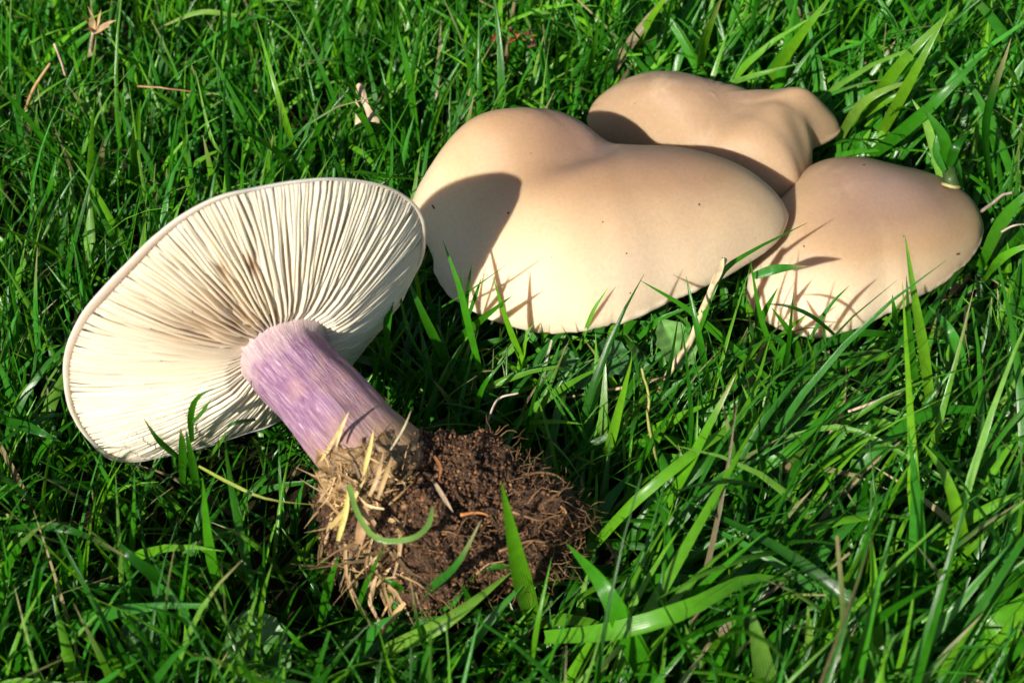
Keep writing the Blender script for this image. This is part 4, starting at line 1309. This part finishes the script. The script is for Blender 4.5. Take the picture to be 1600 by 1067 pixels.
# dried tuft
tf = empty('dried_tuft', at(140, 85, 0))
tag(tf, 'small dried pinkish tan grass tuft standing in the lawn', 'dry tuft')
px_tube('stalk', [(142, 85, 1.6), (144, 65, 2.6), (148, 45, 3.6)], 0.075, (0.62, 0.44, 0.34), M_DRY, tf, n=8, taper=0.9)
for (x, y, z, w) in ((128, 25, 4.2, 0.14), (140, 20, 4.4, 0.16), (158, 15, 4.5, 0.13), (172, 42, 4.0, 0.22), (182, 32, 4.2, 0.15), (130, 48, 3.9, 0.16), (160, 55, 3.4, 0.14), (137, 10, 4.6, 0.1)):
    blade_obj('dry_leaf', [at(147, 50, 3.5), at((147 + x) / 2 + 2, (50 + y) / 2 - 3, (3.5 + z) / 2), at(x, y, z)], w, np.array([0.50, 0.34, 0.18]) * brng.uniform(0.7, 1.3), M_DRY, tf, n=6)

# fallen leaf, curled
def leaf_patch(name, pts_l, pts_r, c, mat, parent, n=10, bumpy=0.06):
    A = spline([at(*p) for p in pts_l], n)
    B = spline([at(*p) for p in pts_r], n)
    m = 6
    V = []
    for i in range(n):
        for j in range(m):
            u = j / (m - 1)
            p = A[i] * (1 - u) + B[i] * u
            p = p + np.array([0, -0.1, 0.25]) * math.sin(u * math.pi) * 0.6 + bumpy * vnoise(p * 2.4 + 2) * np.array([0.3, -0.5, 1])
            V.append(p)
    F = []
    for i in range(n - 1):
        for j in range(m - 1):
            a = i * m + j
            F.append([a, a + 1, a + m + 1, a + m])
    V = np.array(V)
    k = 0.75 + 0.5 * (vnoise(V * 2.1 + 30) > 0)[:, None]
    cols = np.concatenate([np.array(c) * k, np.ones((len(V), 1))], 1)
    return mesh_obj(name, V, F, mat, parent, attrs={'col': ('FLOAT_COLOR', cols)}, loc=V[0])


o = leaf_patch('fallen_leaf', [(556, 135, 3.3), (556, 165, 2.9), (555, 195, 2.4)], [(568, 130, 3.4), (578, 165, 3.0), (594, 198, 2.4)], (0.55, 0.40, 0.25), M_DRY, None, bumpy=0.2)
tag(o, 'curled pale buff fallen leaf in the grass behind the upturned cap', 'leaf')
rd = empty('red_leaf_sprig', at(800, 70, 1.0))
tag(rd, 'withered red-brown leaf sprig in the grass behind the largest cap', 'leaf sprig')
for (x, y, x2, y2, w, c) in ((765, 62, 785, 56, 0.22, (0.22, 0.015, 0.02)), (790, 54, 803, 52, 0.25, (0.22, 0.01, 0.03)), (800, 62, 812, 48, 0.22, (0.52, 0.16, 0.08)), (815, 52, 832, 54, 0.20, (0.42, 0.12, 0.06)), (795, 68, 806, 58, 0.16, (0.46, 0.13, 0.04)), (825, 72, 838, 66, 0.25, (0.40, 0.16, 0.12)), (830, 58, 836, 62, 0.18, (0.50, 0.28, 0.06)), (842, 82, 850, 76, 0.16, (0.5, 0.3, 0.16))):
    blade_obj('withered_leaf', [at(x, y, 3.0), at((x + x2) / 2, (y + y2) / 2 - 2, 3.5), at(x2, y2, 3.2)], w * 1.3, c, M_DRY, rd, n=6, tipstart=0.5)
px_tube('stalk', [(792, 100, 1.4), (795, 80, 2.6), (800, 60, 3.1), (835, 66, 3.2)], 0.04, (0.25, 0.10, 0.05), M_DRY, rd, n=10)

# severed green stub against the oval cap
sb = empty('green_stub', at(1483, 290, 1.5))
tag(sb, 'dull green cut stem stub pressed against the back of the oval cap', 'stem stub')
V, F = tube(spline([at(1487, 292, 2.6), at(1484, 272, 2.9), at(1480, 246, 3.5)], 8), np.array([0.27, 0.24, 0.22, 0.21, 0.2, 0.2, 0.19, 0.17]), 12)
blade_obj('leaf_blade', [at(1481, 262, 3.3), at(1474, 215, 4.3), at(1440, 165, 5.0)], 0.36, G_MID, M_GRASS, sb, n=9)
blade_obj('leaf_blade', [at(1482, 262, 3.3), at(1494, 230, 4.0), at(1515, 205, 4.2)], 0.30, G_DEEP, M_GRASS, sb, n=9)
blade_obj('leaf_blade', [at(1476, 268, 3.3), at(1462, 235, 3.9), at(1470, 190, 4.6)], 0.22, G_BLUE, M_GRASS, sb, n=9)
mesh_obj('stalk', V, F, M_LEAF, sb, attrs=const_col(len(V), (0.05, 0.10, 0.025)), loc=V[0])
V, F = tube(spline([at(1472, 287, 2.75), at(1488, 292, 2.8), at(1500, 293, 2.65)], 8), 0.06, 6)
mesh_obj('cut_rim', V, F, M_DRY, sb, attrs=const_col(len(V), (0.34, 0.30, 0.12)), loc=V[0])


# broad-leaved weeds low in the sward
def weed(label, spots, c):
    w0 = at(spots[0][0], spots[0][1], 0.0)
    root = empty('weed', w0)
    tag(root, label, 'weed', 'broad-leaved weeds in the lawn')
    for (x, y, z, size, az_, tilt) in spots:
        p = at(x, y, z)
        m, n = 9, 15
        V = []
        ca, sa = math.cos(az_), math.sin(az_)
        ct, sn = math.cos(tilt), math.sin(tilt)
        for i in range(n):
            t = i / (n - 1)
            wv_ = math.sin(math.pi * min(1, t * 0.93 + 0.06)) ** 0.6
            scal = 1 + 0.07 * math.sin(t * 26)
            for j in range(m):
                u = j / (m - 1) * 2 - 1
                a = (t - 0.5) * size * 1.25 - (0.16 * size * abs(u) if t < 0.35 else 0)
                b_ = u * wv_ * size * 0.5 * scal
                zz = 0.10 * size * abs(u) + 0.05 * size * math.sin(t * 15 + abs(u) * 3) * abs(u) - 0.25 * size * (t - 0.4) ** 2
                y1 = a * ct - zz * sn
                z1 = a * sn + zz * ct
                V.append(p + np.array([b_ * ca - y1 * sa, b_ * sa + y1 * ca, z1]))
        F = []
        for i in range(n - 1):
            for j in range(m - 1):
                a = i * m + j
                F.append([a, a + 1, a + m + 1, a + m])
        V = np.array(V)
        cols = np.tile(np.array([*c, 1.0]), (len(V), 1)).reshape(n, m, 4)
        cols[:, m // 2, :3] *= 1.7
        cols[::3, :, :3] *= 1.25
        lf = mesh_obj('leaf', V, F, M_LEAF, root, attrs={'col': ('FLOAT_COLOR', cols.reshape(-1, 4))}, loc=p)
        Vt, Ft = tube(spline([p, p * 0.6 + w0 * 0.4 + np.array([0, 0, 0.2]), w0 + np.array([0, 0, 0.0])], 6), 0.04, 5)
        mesh_obj('leaf_stalk', Vt, Ft, M_LEAF, root, attrs=const_col(len(Vt), c), loc=p)


weed('round pale green weed leaf behind the bent dry stalk', [(1052, 533, 2.2, 1.05, 0.5, 0.5)], (0.12, 0.26, 0.06))
weed('dark crinkled weed leaves in the shade under the front of the largest cap', [(955, 555, 1.5, 0.9, 0.2, 0.3), (925, 585, 1.2, 0.8, -0.5, 0.2), (985, 560, 1.4, 0.8, 0.9, 0.3), (885, 570, 1.3, 0.8, 0.1, 0.4)], (0.04, 0.13, 0.03))
weed('scalloped green weed leaf flat in the grass below the soil clod', [(400, 1010, 1.2, 1.5, 0.3, 0.35)], (0.09, 0.22, 0.05))
weed('small dark weed leaves between the grass at the lower left corner', [(250, 1000, 1.0, 1.0, -0.6, 0.2), (215, 990, 1.0, 0.8, 0.5, 0.2)], (0.03, 0.12, 0.02))
